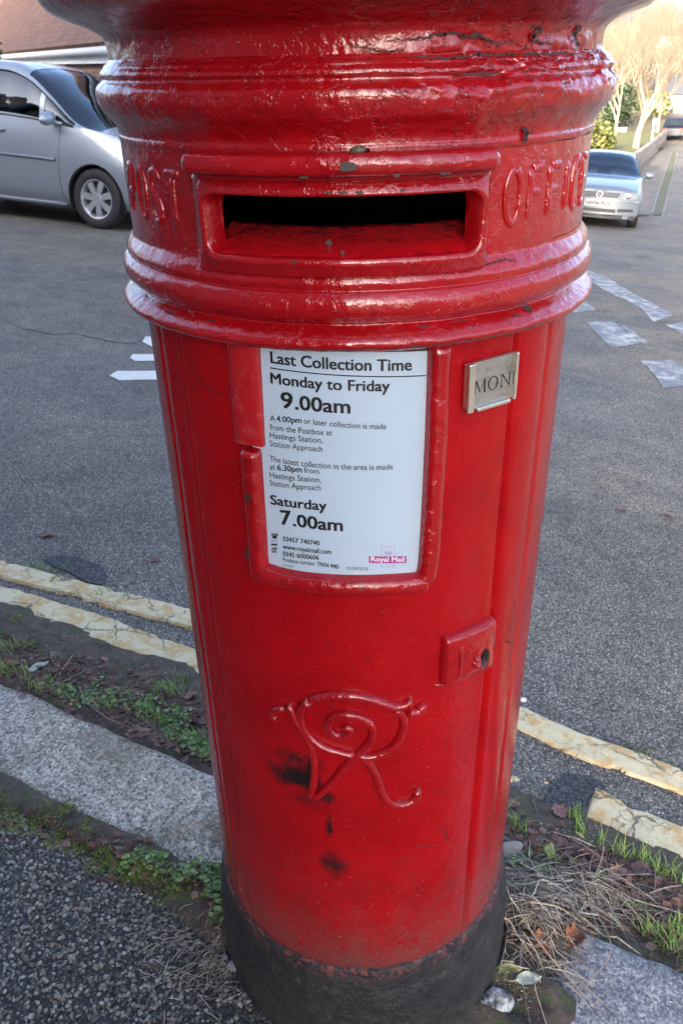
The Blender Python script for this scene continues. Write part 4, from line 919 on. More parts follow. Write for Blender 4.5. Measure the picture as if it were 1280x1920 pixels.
tag(mb.build('road_grit', MAT['grit']), 'loose pale grit scattered thinly over the worn asphalt road', 'grit', kind='stuff')
# single leaves
def leaf(name, label, px, size, mat, az, curl=.3, tilt=(0, 0), lobes=0, lift=.004, asp=.5, group=None):
    x, y = gpt(*px); z = hgt(x, y)+lift; mb = MB(); n = 13; m = 7; G = []
    for i in range(n):
        t = i/(n-1); wv = math.sin(math.pi*t**.85)**.75*asp*(1+(.28*math.cos(t*lobes*6.283) if lobes else 0)); row = []
        for j in range(m):
            s_ = -1+2*j/(m-1); row.append(((t-.5)*size, s_*wv*size*.5, size*(curl*(s_*wv)**2*1.2+curl*.5*(t-.5)**2+.03*math.sin(t*9+s_*3))))
        G.append(row)
    mb.grid(G); st = [((-.5-.22)*size, 0, .01*size), (-.5*size, 0, 0), (0, 0, .012*size), (.42*size, 0, .02*size)]; mb.tube(st, [size*.014, size*.013, size*.010, size*.004], 5)
    o = mb.build(name, mat, loc=(x, y, z)); o.rotation_euler = (tilt[0], tilt[1], az); return tag(o, label, 'leaf', group)
LV = [('brown oak leaf lying flat on dark tar between two grass tufts', (1050, 1508), .046, 'leaf_brown', 1.9, .25, 3, .75),
      ('small tan curled leaf beside the broken end of the lower yellow line', (1088, 1560), .024, 'leaf_yellow', 2.3, .5, 0, .4),
      ('yellow and grey-green leaf standing among grass tufts right of the red body', (1032, 1590), .045, 'leaf_yellow', 1.2, .4, 0, .5),
      ('small bright yellow leaf on the brown litter right of the tall yellow-green leaf', (1072, 1605), .026, 'leaf_yellow', 1.5, .3, 0, .5),
      ('reddish brown lobed leaf on the dark soil below the right yellow line', (1205, 1625), .05, 'leaf_dark', -.5, .2, 3, .7),
      ('brown lobed leaf lying left of the reddish one under the right yellow line', (1160, 1632), .045, 'leaf_brown', .4, .35, 3, .7),
      ('pale brown leaf with curled edge touching the grass stems under the right yellow line', (1175, 1652), .042, 'leaf_brown', -.7, .5, 2, .6),
      ('dark purple-brown leaf curled over beside the tall yellow-green leaf', (1070, 1590), .05, 'leaf_dark', .9, .8, 2, .6),
      ('pinkish brown dead leaf in front of the straw heap, nearest the weed sprig', (1050, 1640), .036, 'leaf_brown', .3, .5, 2, .6),
      ('dark dead leaf right of the red body on the gutter soil', (995, 1605), .042, 'leaf_dark', -.3, .6, 2, .5),
      ('tan dead leaf pressed against the tan stone beside the red body', (962, 1500), .038, 'leaf_brown', .1, .4, 0, .5),
      ('orange brown crumpled leaf on top of the straw heap by the blue-grey kerb', (1075, 1782), .05, 'leaf_orange', .6, 1.0, 3, .7),
      ('orange brown leaf tucked under the thick straw stem at the plinth', (1000, 1800), .05, 'leaf_orange', -.4, .8, 2, .6),
      ('rust coloured leaf half buried low in the straw heap', (955, 1770), .045, 'leaf_orange', 1.3, .9, 2, .6),
      ('large pale green and yellow leaf below the straw heap near the white stone', (985, 1868), .050, 'leaf_pale', .2, .3, 0, .45),
      ('olive leaf lying left of the large pale green one under the straw', (950, 1852), .045, 'leaf_yellow', -.1, .4, 0, .4),
      ('pale grey-green leaf lying on the gutter soil at the left', (70, 1246), .062, 'leaf_pale', .75, .35, 0, .42),
      ('pinkish curled leaf at the left edge of the gutter', (15, 1248), .06, 'leaf_brown', .5, .7, 2, .5),
      ('tiny orange leaf scrap on the gutter soil under the lower yellow line', (290, 1262), .020, 'leaf_orange', .3, .3, 0, .6),
      ('pink-brown dead leaf by the grass at the left edge of the red body', (358, 1300), .045, 'leaf_brown', .9, .6, 0, .5),
      ('dark curled leaf lying against the weeds left of the red body', (362, 1355), .06, 'leaf_dark', .2, .8, 2, .5),
      ('dull red leaf between the two yellow lines beside the red body', (340, 1192), .05, 'leaf_dark', -.4, .2, 0, .4),
      ('dry orange leaf lodged in the weeds at the left foot of the black plinth', (433, 1730), .045, 'leaf_orange', 1.3, .7, 0, .6),
      ('flat reddish leaf on the road above the left yellow lines', (88, 988), .07, 'leaf_brown', .1, .1, 0, .4),
      ('flat reddish leaf on the road close to the red body on its left', (285, 1034), .06, 'leaf_brown', .2, .1, 0, .45),
      ('small brown leaf on the open road between the two cars side right', (1252, 955), .06, 'leaf_dark', -.5, .6, 0, .35),
      ('pink leaf lying flat on the right-hand road nearest the red body', (1168, 942), .06, 'leaf_brown', .1, .05, 0, .5)]
LV[-2] = ('small dark brown leaf on the asphalt close to the right edge',)+LV[-2][1:]
for lb, px, s_, mt, az, cl, lo, asp in LV: leaf('fallen_leaf', lb, px, s_, MAT[mt], az, cl, (rnd.gauss(0, .12), rnd.gauss(0, .12)), lo, .006, asp, 'fallen leaves on the ground')
def stick(name, label, pts, rad_, mat, cat='twig', lift=.004, z=None, group=None):
    P = []
    for i, (x, y) in enumerate(pts):
        X, Y = gpt(x, y); P.append((X, Y, hgt(X, Y)+lift+(0 if z is None else z[i])))
    P = spline(P, 6) if len(P) > 2 else P; n = len(P); b = np.array(P[0]); mb = MB(); mb.tube([np.array(p)-b for p in P], [rad_*(1-.5*i/n) for i in range(n)], 6)
    return tag(mb.build(name, mat, loc=tuple(b)), label, cat, group)
G_ = 'twigs and stems lying in the gutter'
stick('twig', 'curved grey twig lying through the weeds beside the left kerb', [(148, 1290), (165, 1325), (190, 1355), (215, 1370), (258, 1372)], .0032, MAT['twig'], z=[.012, .008, .006, .004, .002], group=G_)
stick('twig', 'thin brown twig arching over the soil above the curved grey twig', [(100, 1290), (150, 1262), (200, 1248), (250, 1255)], .0018, MAT['twig'], z=[0, .012, .014, .004], group=G_)
stick('twig', 'short pale straw on the gutter soil at the far left', [(108, 1258), (138, 1228)], .0014, MAT['stem'], z=[0, .01], group=G_)
stick('twig', 'dark reddish twig along the mossy joint in front of the left kerb', [(162, 1650), (200, 1662), (250, 1672), (308, 1680)], .0022, plain('dark_red_twig', (.07, .035, .035), .6), group=G_)
stick('twig', 'dry grass stalk lying across the left kerb against the red body', [(340, 1586), (372, 1566), (408, 1558)], .0016, MAT['stem'], z=[.001, .008, .014], group=G_)
stick('dry_stem', 'thick bent straw stem leaning out from the black plinth', [(905, 1755), (945, 1770), (960, 1790), (995, 1825)], .0026, MAT['stem'], z=[.03, .025, .018, .004], group=G_)
stick('dry_stem', 'broad folded straw blade at the edge of the red paint', [(905, 1752), (925, 1742), (942, 1722)], .0028, MAT['stem'], z=[.030, .04, .045], group=G_)
stick('dry_stem', 'long straight straw running down to the bottom of the frame', [(950, 1735), (1000, 1800), (1060, 1860), (1120, 1915)], .0014, MAT['stem'], z=[.03, .022, .014, .002], group=G_)
stick('dry_stem', 'thin straw loop arching over the blue-grey kerb stone', [(1100, 1690), (1125, 1740), (1137, 1790), (1135, 1820), (1080, 1880)], .0011, MAT['stem'], z=[.006, .016, .014, .008, .003], group=G_)
stick('dry_stem', 'straw stalk sticking up from the middle of the heap', [(1105, 1665), (1122, 1630), (1130, 1600)], .0011, MAT['stem'], z=[.004, .02, .03], group=G_)
stick('dry_stem', 'pale straw lying level across the heap above the kerb stone', [(985, 1745), (1040, 1740), (1090, 1758)], .0018, MAT['stem'], z=[.024, .022, .012], group=G_)
stick('twig', 'brown bark strip lying between the straw heap and the right yellow line', [(1150, 1650), (1180, 1668), (1208, 1678)], .0045, plain('bark_strip', (.17, .085, .06), .7, 0, .4, 30), group=G_)
stick('twig', 'thick dark stick at the upper edge of the blue-grey kerb stone', [(1155, 1708), (1200, 1718), (1245, 1728)], .0045, plain('dark_stick', (.10, .06, .055), .7, 0, .4, 30), group=G_)
stick('twig', 'short grey twig standing in the soil beside the red body', [(1000, 1490), (1008, 1512)], .0022, MAT['twig'], z=[.008, .002], group=G_)
def stone(label, px, size, mat, seed, sq=.5, lift=0, name='stone', cat='stone', asp=.75, az=0):
    x, y = gpt(*px); z = hgt(x, y)+lift; mb = MB(); n = 16; m = 10; G = []
    for i in range(m+1):
        th = math.pi*i/m; G.append([(size*math.sin(th)*math.cos(k*6.283/n), size*asp*math.sin(th)*math.sin(k*6.283/n), size*sq*math.cos(th)) for k in range(n)])
    G = np.array(G); q = 1+.42*fbm(G+seed, 1.3/size, seed, 3); G = G*q[..., None]; G[0] = G[0].mean(0); G[-1] = G[-1].mean(0)
    mb.grid(G, close_v=True); o = mb.build(name, mat, loc=(x, y, z), fix=True); o.rotation_euler = (0, 0, az); return tag(o, label, cat)
stone('white lichen-covered stone at the foot of the black plinth', (925, 1900), .030, MAT['whitestone'], 3, .6, .0)
stone('tan flat stone wedged beside the red body right of the plinth', (955, 1590), .034, MAT['tanstone'], 5, .32, .002, asp=.6, az=.5)
stone('rounded cream lump of broken line paint beside the lower right yellow line', (1153, 1500), .018, MAT['yellow'], 7, .55, .006, 'paint_lump', 'paint lump')
stone('small cream crumb of line paint lying near the red body', (1026, 1447), .011, MAT['yellow'], 9, .6, .004, 'paint_lump', 'paint lump')
stone('cream crumb of line paint closest to the red body below the upper yellow line', (1004, 1444), .013, MAT['yellow'], 11, .5, .004, 'paint_lump', 'paint lump')
stone('greyish lump of broken line paint touching the red body', (962, 1440), .022, MAT['yellow'], 15, .5, .004, 'paint_lump', 'paint lump')
stone('white chip of stone on the road close to the right side of the red body', (983, 1294), .012, MAT['whiteline2'], 13, .5, .003)
stone('small bluish pebble at the left foot of the black plinth', (440, 1828), .011, MAT['granite_blue'], 17, .8, .004)
stone('small white pebble on the kerb soil left of the bluish pebble', (422, 1806), .007, MAT['whitestone'], 19, .7, .003)
# snail on the hood
sn = thing('snail', 'small dark brown snail shell resting on top of the slot hood', 'snail', cyl(*ca(673, 293, .262), .262))
mb = MB(); G = []
for i in range(40):
    t = i/39; a = t*4.6*math.pi; k = .0062*(1-t)**.9+.0004; rr = .0052*(1-t)**.85; c = (rr*math.cos(a), rr*math.sin(a), .003+.0055*t)
    G.append([(c[0]+k*.62*math.cos(b)*math.cos(a), c[1]+k*.62*math.cos(b)*math.sin(a), c[2]+k*.5*math.sin(b)) for b in np.linspace(0, 6.283, 11)[:-1]])
mb.grid(G, close_v=True); mb.build('shell', MAT['snail'], sn)
mb = MB(); mb.tube([(-.010, 0, .001), (0, 0, .0015), (.009, 0, .001)], [.002, .003, .001], 8); mb.build('foot', plain('snail_foot', (.05, .045, .03), .4), sn)

# ================================================================== cars
def carpaint(name, c):
    t = MT(name); t.set(Base_Color=t.mix(t.noise(2.5, 3), tuple(q*.93 for q in c), c), Metallic=.45, Roughness=.32, Coat_Weight=.8, Coat_Roughness=.04); return t.m
MAT['silver'] = carpaint('silver_car_paint', (.27, .31, .35)); MAT['silver2'] = carpaint('pale_silver_car_paint', (.155, .18, .205))
def _m():
    m = bpy.data.materials.new('car_glass'); m.use_nodes = True; t = m.node_tree; t.nodes.clear()
    o = t.nodes.new('ShaderNodeOutputMaterial'); mx = t.nodes.new('ShaderNodeMixShader'); tr = t.nodes.new('ShaderNodeBsdfTransparent'); gl_ = t.nodes.new('ShaderNodeBsdfGlossy'); fr = t.nodes.new('ShaderNodeFresnel'); ad = t.nodes.new('ShaderNodeMath')
    ad.operation = 'ADD'; ad.inputs[1].default_value = .04; fr.inputs[0].default_value = 1.6; tr.inputs[0].default_value = (.70, .80, .80, 1); gl_.inputs['Roughness'].default_value = .02; gl_.inputs[0].default_value = (.85, .93, 1, 1)
    t.links.new(fr.outputs[0], ad.inputs[0]); t.links.new(ad.outputs[0], mx.inputs[0]); t.links.new(tr.outputs[0], mx.inputs[1]); t.links.new(gl_.outputs[0], mx.inputs[2]); t.links.new(mx.outputs[0], o.inputs[0]); return m
MAT['glass'] = _m()
MAT['glass_dark'] = MAT['glass'].copy(); MAT['glass_dark'].name = 'tinted_car_glass'; MAT['glass_dark'].node_tree.nodes['Transparent BSDF'].inputs[0].default_value = (.26, .33, .38, 1)
MAT['rubber'] = plain('tyre_rubber', (.018, .018, .019), .75, 0, .3, 30); MAT['blacktrim'] = plain('black_plastic_trim', (.02, .02, .022), .5); MAT['interior'] = plain('dark_car_interior', (.11, .115, .12), .8)
MAT['alloy'] = plain('alloy_wheel', (.62, .64, .66), .32, .8); MAT['lens'] = plain('headlamp_lens', (.30, .32, .34), .12, .35); MAT['plate_w'] = plain('white_number_plate', (.42, .42, .41), .4); MAT['seat'] = plain('grey_seat_cloth', (.09, .10, .115), .9)
def pch(P):
    P = np.array(P, float); P = P[np.argsort(P[:, 0])]; x, y = P[:, 0], P[:, 1]; h = np.diff(x); d = np.diff(y)/h; m = np.zeros_like(y)
    for i in range(1, len(x)-1):
        if d[i-1]*d[i] > 0: m[i] = 2*d[i-1]*d[i]/(d[i-1]+d[i])
    m[0], m[-1] = d[0], d[-1]
    def f(q):
        q = np.clip(q, x[0], x[-1]); i = np.clip(np.searchsorted(x, q)-1, 0, len(x)-2); t = (q-x[i])/h[i]
        return (2*t**3-3*t**2+1)*y[i]+(t**3-2*t**2+t)*h[i]*m[i]+(-2*t**3+3*t**2)*y[i+1]+(t**3-t**2)*h[i]*m[i+1]
    return f
def make_car(name, label, S, loc, heading, paint):
    root = thing(name, label, 'car', loc); fx = Vector((heading[0], heading[1], 0)).normalized()
    e = .5; zx = (float(Z(loc[0]+fx.x*e, loc[1]+fx.y*e))-float(Z(loc[0]-fx.x*e, loc[1]-fx.y*e))); lx = Vector((-fx.y, fx.x, 0)); zl = float(Z(loc[0]+lx.x*e, loc[1]+lx.y*e))-float(Z(loc[0]-lx.x*e, loc[1]-lx.y*e))
    X = Vector((fx.x, fx.y, zx)).normalized(); N_ = X.cross(Vector((lx.x, lx.y, zl))).normalized(); Yv = N_.cross(X)
    root.matrix_world = Matrix(((X.x, Yv.x, N_.x, loc[0]), (X.y, Yv.y, N_.y, loc[1]), (X.z, Yv.z, N_.z, loc[2]), (0, 0, 0, 1)))
    f = {k: pch(v) for k, v in S['f'].items()}; xs = np.unique(np.concatenate([np.arange(S['x0'], S['x1'], .02), [S['x1']]])); nv = 12
    def sec(x):
        W, zs, zb, by, cz, cy, rc = (f[k](x) for k in ('W', 'zs', 'zb', 'by', 'cz', 'cy', 'rc'))
        C = np.array([[W*.90, zs], [W*.985, zs+.15*(zb-zs)/.7], [W, zs+.62*(zb-zs)], [by, zb], [cy, cz], [cy*.62, cz+(rc-cz)*.80], [0, rc]], float)
        C = np.vstack([2*C[0]-C[1], C, C[-2]*[-1, 1]]); out = []
        for i in range(1, 7):
            for k in range(nv):
                t = k/nv; out.append(.5*(2*C[i]+(C[i+1]-C[i-1])*t+(2*C[i-1]-5*C[i]+4*C[i+1]-C[i+2])*t*t+(3*C[i]-C[i-1]-3*C[i+1]+C[i+2])*t**3))
        out.append(C[-2]); return np.array(out)
    Q = np.array([sec(x) for x in xs]); W0 = float(f['W'](S['x1']-.6))
    bow = S.get('bow', .16)
    def bx(x, y): return x-bow*(np.abs(y)/W0)**2.4*np.clip((x-S['xb'])/(S['x1']-S['xb']), 0, 1)**1.2
    G = np.stack([bx(xs[:, None]+0*Q[..., 0], Q[..., 0]), Q[..., 0], Q[..., 1]], -1); V = np.linspace(0, 6, 6*nv+1)
    keep = np.ones(G.shape[:2], bool); xm = xs+.01; side = V[None, :] < 3.4
    for wx in (0, -S['wb']):
        d = np.hypot(G[..., 0]-wx, G[..., 2]-S['rw']); Ra = S['rw']+.045; sn_ = (np.abs(d-Ra) < .022) & side & (G[..., 2] > .18)
        k = np.where(sn_, Ra/np.maximum(d, 1e-6), 1); G[..., 0] = wx+(G[..., 0]-wx)*k; G[..., 2] = S['rw']+(G[..., 2]-S['rw'])*k
        cx = (G[:-1, :-1]+G[1:, :-1]+G[:-1, 1:]+G[1:, 1:])/4; keep[:-1, :-1] &= ~((np.hypot(cx[..., 0]-wx, cx[..., 2]-S['rw']) < Ra) & (V[None, :-1] < 3.2))
    vm = V[:-1]+.5/nv; glass = np.zeros_like(keep)
    for a, b in S['side']: glass[:-1, :-1] |= ((xm[:-1, None] > a) & (xm[:-1, None] < b)) & ((vm[None] > 3.16) & (vm[None] < 3.90))
    for a, b in S['screens']: glass[:-1, :-1] |= ((xm[:-1, None] > a) & (xm[:-1, None] < b)) & (vm[None] > 4.12)
    Gm = G*np.array([1, -1, 1]); body = MB(); gm = MB(); lin = MB()
    for q in (G, Gm):
        body.grid(q, 0, keep=keep & ~glass); gm.grid(q*np.array([1, .994, 1])-np.array([0, 0, .004]), 0, keep=glass); lin.grid(q*np.array([1, .955, .965])+np.array([0, 0, .015]), 0, keep=keep & ~glass)
    def cap(i):
        T = np.linspace(1, -1, 25); C = np.array([[(bx(xs[i], y*t), y*t, z) for t in T] for y, z in Q[i]]); body.grid(C)
    cap(-1); cap(0); b = body.build('body', paint, root, fix=True, sharp=50); lin.build('cabin_lining', MAT['interior'], root); g_ = gm.build('window_glass', MAT[S.get('glass', 'glass')], root, fix=True)
    fl = MB(); fl.box(((S['x1']+S['x0'])/2, 0, .30), (S['x1']-S['x0']-.3, 2*W0*.62, .12)); fl.build('underbody', MAT['blacktrim'], root, smooth=False)
    for wx in (0, -S['wb']):
        for s in (-1, 1):
            wy = s*(W0-.11); T = Matrix.Translation((wx, wy, S['rw'])) @ Matrix.Rotation(R(-90*s), 4, 'X')
            t = MB(); r0 = S['rw']; t.lathe([(r0*.66, -.095), (r0*.80, -.10), (r0*.95, -.095), (r0*.995, -.07), (r0, 0), (r0*.995, .07), (r0*.95, .095), (r0*.80, .10), (r0*.66, .093), (r0*.64, .06)], 48, mat4=T); wt = t.build('wheel', MAT['rubber'], root)
            m = MB(); m.lathe([(r0*.645, .085), (r0*.66, .094), (r0*.62, .09), (r0*.58, .055), (r0*.56, -.05)], 48, mat4=T); m.lathe([(.001, .075), (r0*.16, .075), (r0*.19, .062), (r0*.18, .03)], 24, mat4=T)
            ns = S.get('spokes', 7)
            for k in range(ns):
                a = k*2*math.pi/ns+.3; w1, w2 = .055, .075
                P = [(r0*.12, -w1/2, .07), (r0*.36, -w1*.62, .078), (r0*.61, -w2/2, .07), (r0*.61, w2/2, .07), (r0*.36, w1*.62, .078), (r0*.12, w1/2, .07)]
                rot = lambda p, dz: tuple(T @ Vector((p[0]*math.cos(a)-p[1]*math.sin(a), p[0]*math.sin(a)+p[1]*math.cos(a), p[2]+dz)))
                v = [rot(p, 0) for p in P]+[rot(p, -.03) for p in P]; m.add(v, [(0, 1, 4, 5), (1, 2, 3, 4)]+[(i, 6+i, 6+(i+1) % 6, (i+1) % 6) for i in range(6)])
            m.build('rim', MAT['alloy'], wt, fix=True, sharp=40)
            d = MB(); d.lathe([(.001, .03), (r0*.6, .03)], 32, mat4=T); d.build('brake_disc', MAT['blacktrim'], wt)
            ar = MB(); A_ = np.linspace(-.35, math.pi+.35, 40); Ra = S['rw']+.045
            ar.grid([[(wx+Ra*math.cos(t), s*(W0*y), S['rw']+Ra*math.sin(t)) for t in A_] for y in (.985, .6)]); ar.build('wheel_arch', MAT['blacktrim'], root)
    def surf(x, v, off=.003):
        q = sec(x); i = min(int(v*nv), len(q)-2); t = v*nv-i; y, z = q[i]*(1-t)+q[i+1]*t; return y, z
    def line(x, v, s=1, off=.004): y, z = surf(x, v); return (float(bx(x, y)), s*(y+off), z)
    return root, line, surf, sec, bx, f, W0

mpv = dict(x0=-3.75, x1=.95, xb=.25, wb=2.75, rw=.325, bow=.30, spokes=7, glass='glass_dark',
    f=dict(W=[(-3.75, .80), (-3.3, .88), (-1, .91), (.2, .90), (.6, .87), (.95, .80)], zs=[(-3.75, .30), (-3.2, .22), (0, .21), (.95, .24)],
        zb=[(-3.75, 1.12), (-2.5, 1.11), (-.9, 1.07), (-.25, 1.04), (.2, .98), (.7, .84), (.88, .70), (.95, .60)], by=[(-3.75, .74), (-3.2, .83), (-.9, .865), (-.2, .845), (.3, .80), (.8, .72), (.95, .66)],
        cz=[(-3.75, 1.25), (-3.55, 1.5), (-3.2, 1.60), (-2, 1.64), (-1.25, 1.62), (-.95, 1.545), (-.6, 1.33), (-.25, 1.085), (-.1, 1.04), (.3, .99), (.7, .88), (.88, .74), (.95, .63)], cy=[(-3.75, .62), (-3.2, .68), (-1.2, .70), (-.7, .755), (-.25, .80), (.3, .72), (.95, .6)],
        rc=[(-3.75, 1.35), (-3.6, 1.6), (-3.3, 1.70), (-2, 1.735), (-1.2, 1.72), (-.85, 1.64), (-.4, 1.37), (.06, 1.09), (.12, 1.075), (.45, 1.03), (.75, .93), (.9, .80), (.95, .68)]),
    side=[(-.66, -.27), (-1.42, -.72), (-2.35, -1.54), (-3.2, -2.45)], screens=[(-.93, .04), (-3.62, -3.4)])
pw = gp(190, 428); hd = Vector((.925, -.38, 0)).normalized(); lat = Vector((-hd.y, hd.x, 0)); ctr = Vector(pw)+lat*.95
car, line, surf, sec, bxf, ff, W0 = make_car('parked_car', 'silver people carrier parked across the road on the left, seen from its side', mpv, (ctr.x, ctr.y, float(Z(ctr.x, ctr.y))+ROAD), hd, MAT['silver'])
car.matrix_world = car.matrix_world @ Matrix.Scale(1.18, 4)
for s in (-1, 1):
    mb = MB(); mb.tube([line(x, 1.92, s, .006) for x in np.linspace(-1.40, -.50, 14)], .017, 8); mb.build('side_moulding', MAT['silver2'], car)
    mb = MB(); mb.tube([line(x, .1, s, .0) for x in np.linspace(-2.25, -.42, 12)], .03, 8); mb.build('sill', MAT['silver2'], car)
    mb = MB()
    for xx in (-.43, -1.47):
        mb = MB(); mb.tube([line(xx-.03*math.sin(v), v, s, -.001) for v in np.linspace(.1, 3.1, 20)], .004, 4); mb.build('door_gap', MAT['blacktrim'], car)
    mb = MB(); mb.tube([line(x, 2.72, s, .030*math.sin(math.pi*(x+1.40)/.20)) for x in np.linspace(-1.40, -1.20, 9)], .014, 8); mb.build('door_handle', MAT['silver2'], car)
    mb = MB(); mb.tube([line(x, 3.12, s, .002) for x in np.linspace(-3.2, -.27, 30)], .009, 6); mb.tube([line(x, 3.93, s, .002) for x in np.linspace(-3.2, -.27, 40)], .009, 6); mb.build('window_trim', MAT['blacktrim'], car)
    mb = MB(); y0 = surf(-.50, 3.25)[0]; base = np.array([-.52, s*(y0+.10), 1.13]); T = np.linspace(0, math.pi, 9); Gm = []
    for i in range(9):
        th = math.pi*i/8; Gm.append([tuple(base+np.array([.055*math.sin(th)*math.cos(k*.5236)*1.3, s*(.02+.13*-math.cos(th)*.9), .075*math.sin(th)*math.sin(k*.5236)+.02*math.cos(th)])) for k in range(12)])
    mb.grid(Gm, close_v=True); mb.tube([(-.44, s*(y0-.01), 1.08), (-.47, s*(y0+.04), 1.09), tuple(base)], .022, 6); mb.build('door_mirror', MAT['silver'], car)
def seats(car, xs_, ys_, zb, h, lean=.18):
    for x in xs_:
        for y in ys_:
            mb = MB(); P = [(x+.45, .10), (x+.02, .02), (x-.05, .12), (x-lean, h)]
            mb.box((x+.2, y, zb), (.5, .46, .14)); v0 = len(mb.v); mb.box((x-.10, y, zb+h*.5), (.13, .46, h)); 
            for i in range(v0, len(mb.v)): q = mb.v[i]; mb.v[i] = (q[0]-lean*(q[2]-zb)/h, q[1]*1.0, q[2])
            st = mb.build('seat', MAT['seat'], car, smooth=False); bv_ = st.modifiers.new('b', 'BEVEL'); bv_.width = .045; bv_.segments = 3
            hb = MB(); hb.box((x-.14-lean, y, zb+h+.12), (.09, .27, .19)); o = hb.build('headrest', MAT['seat'], st, smooth=False); bv_ = o.modifiers.new('b', 'BEVEL'); bv_.width = .04; bv_.segments = 3
seats(car, (-1.1, -2.0), (-.38, .38), .55, .62)
mb = MB(); mb.tube([(-.45, -.38+.18*math.cos(t), 1.02+.17*math.sin(t)) for t in np.linspace(0, 6.283, 20)], .014, 6); mb.build('steering_wheel', MAT['blacktrim'], car)

saloon = dict(x0=-3.50, x1=.84, xb=.2, wb=2.51, rw=.305, bow=.20, spokes=6,
    f=dict(W=[(-3.5, .76), (-3.1, .84), (-1, .868), (.2, .862), (.6, .845), (.84, .80)], zs=[(-3.5, .30), (-3, .2), (0, .19), (.84, .20)],
        zb=[(-3.5, .85), (-3.2, .96), (-2.4, .97), (-.6, .92), (.1, .84), (.6, .75), (.8, .70), (.84, .655)], by=[(-3.5, .68), (-3, .78), (-.9, .815), (-.2, .80), (.4, .76), (.84, .72)],
        cz=[(-3.5, .87), (-3.2, 1.0), (-2.95, 1.03), (-2.5, 1.26), (-2.2, 1.33), (-1.4, 1.36), (-1.1, 1.30), (-.7, 1.10), (-.42, .955), (-.2, .915), (.1, .875), (.6, .775), (.8, .72), (.84, .67)], cy=[(-3.5, .6), (-3, .68), (-2.4, .60), (-1.2, .60), (-.8, .68), (-.42, .76), (.3, .68), (.84, .62)],
        rc=[(-3.5, .90), (-3.2, 1.06), (-2.95, 1.09), (-2.45, 1.34), (-2.1, 1.42), (-1.5, 1.445), (-1.1, 1.40), (-.7, 1.20), (-.28, .965), (-.22, .955), (.1, .92), (.6, .82), (.8, .745), (.84, .68)]),
    side=[(-1.35, -.46), (-2.2, -1.43)], screens=[(-1.06, -.30), (-2.85, -2.42)])
pc = gp(1113, 421); hd = Vector((-.30, -.954, 0)).normalized(); ctr = Vector(pc)-hd*.25
car2, line, surf, sec, bxf, ff, W0 = make_car('parked_car', 'silver saloon car parked facing the viewer on the right beyond the road markings', saloon, (ctr.x, ctr.y, float(Z(ctr.x, ctr.y))+ROAD), hd, MAT['silver2'])
def fr(y, z, o=.006): return (float(bxf(.84, y))+o, y, z)
def fpanel(name, P, mat, o=.006, par=car2, th=.03):
    """panel on the car's nose: outline in (y, z)"""
    mb = MB(); k = 10; L = []
    for (a, b), (c, d) in zip(P, P[1:]+P[:1]): L += [(a+(c-a)*i/k, b+(d-b)*i/k) for i in range(k)]
    n = len(L); cy, cz = np.mean(L, 0); v = [fr(y, z, o) for y, z in L]+[fr(cy+(y-cy)*.5, cz+(z-cz)*.5, o) for y, z in L]+[fr(cy, cz, o)]+[fr(y, z, o-th) for y, z in L]
    mb.add(v, [(i, (i+1) % n, n+(i+1) % n, n+i) for i in range(n)]+[(n+i, n+(i+1) % n, 2*n) for i in range(n)]+[(i, 2*n+1+i, 2*n+1+(i+1) % n, (i+1) % n) for i in range(n)])
    return mb.build(name, mat, par, fix=True, sharp=30)
gr_ = fpanel('grille', [(-.36, .575), (.36, .575), (.40, .675), (-.40, .675)], MAT['blacktrim'], .008)
for z in (.59, .612, .634, .656):
    mb = MB(); mb.tube([fr(y, z, .014) for y in np.linspace(-.37-.1*(z-.6), .37+.1*(z-.6), 16)], .0055, 6); mb.build('grille_bar', MAT['silver2'], gr_)
mb = MB(); mb.tube([fr(.060*math.cos(t), .625+.060*math.sin(t), .022) for t in np.linspace(0, 6.283, 28)], .008, 6)
for P in ([(-.035, .668), (0, .625), (.035, .668)], [(-.052, .645), (-.027, .578), (0, .622), (.027, .578), (.052, .645)]): mb.tube([fr(y, z, .022) for y, z in P], .007, 5)
mb.build('front_badge', MAT['alloy'], car2)
for s in (-1, 1):
    fpanel('headlight', [(s*.45, .555), (s*.735, .575), (s*.725, .685), (s*.44, .680)][::s], MAT['lens'], .010)
    mb = MB(); T_ = Matrix.Translation(fr(s*.555, .625, .012)) @ Matrix.Rotation(R(90), 4, 'Y'); mb.lathe([(.001, .004), (.040, .006), (.050, .003), (.052, -.01)], 20, mat4=T_); mb.build('headlight_bowl', plain('reflector', (.25, .27, .3), .1, .8), car2)
    fpanel('fog_grille', [(s*.40, .315), (s*.70, .335), (s*.70, .385), (s*.40, .380)][::s], MAT['blacktrim'], .008)
    mb = MB(); y0 = surf(-.62, 3.2)[0]; base = np.array([-.60, s*(y0+.13), 1.0]); Gm = []
    for i in range(9):
        th = math.pi*i/8; Gm.append([tuple(base+np.array([.05*math.sin(th)*math.cos(k*.5236), s*(-.105*math.cos(th)), .065*math.sin(th)**.6*math.sin(k*.5236)])) for k in range(12)])
    mb.grid(Gm, close_v=True); mb.tube([(-.58, s*(y0-.02), .95), tuple(base)], .02, 6); mb.build('door_mirror', MAT['silver2'], car2)
    mb = MB(); mb.tube([line(x, 3.10, s, .002) for x in np.linspace(-2.2, -.44, 20)], .008, 6); mb.tube([line(x, 3.94, s, .002) for x in np.linspace(-2.2, -.44, 24)], .010, 6); mb.build('window_trim', MAT['blacktrim'], car2)
fpanel('bumper_grille', [(-.36, .300), (.36, .300), (.36, .365), (-.36, .365)], MAT['blacktrim'], .008)
fpanel('bumper_lip', [(-.74, .185), (.74, .185), (.76, .262), (-.76, .262)], MAT['blacktrim'], .012)
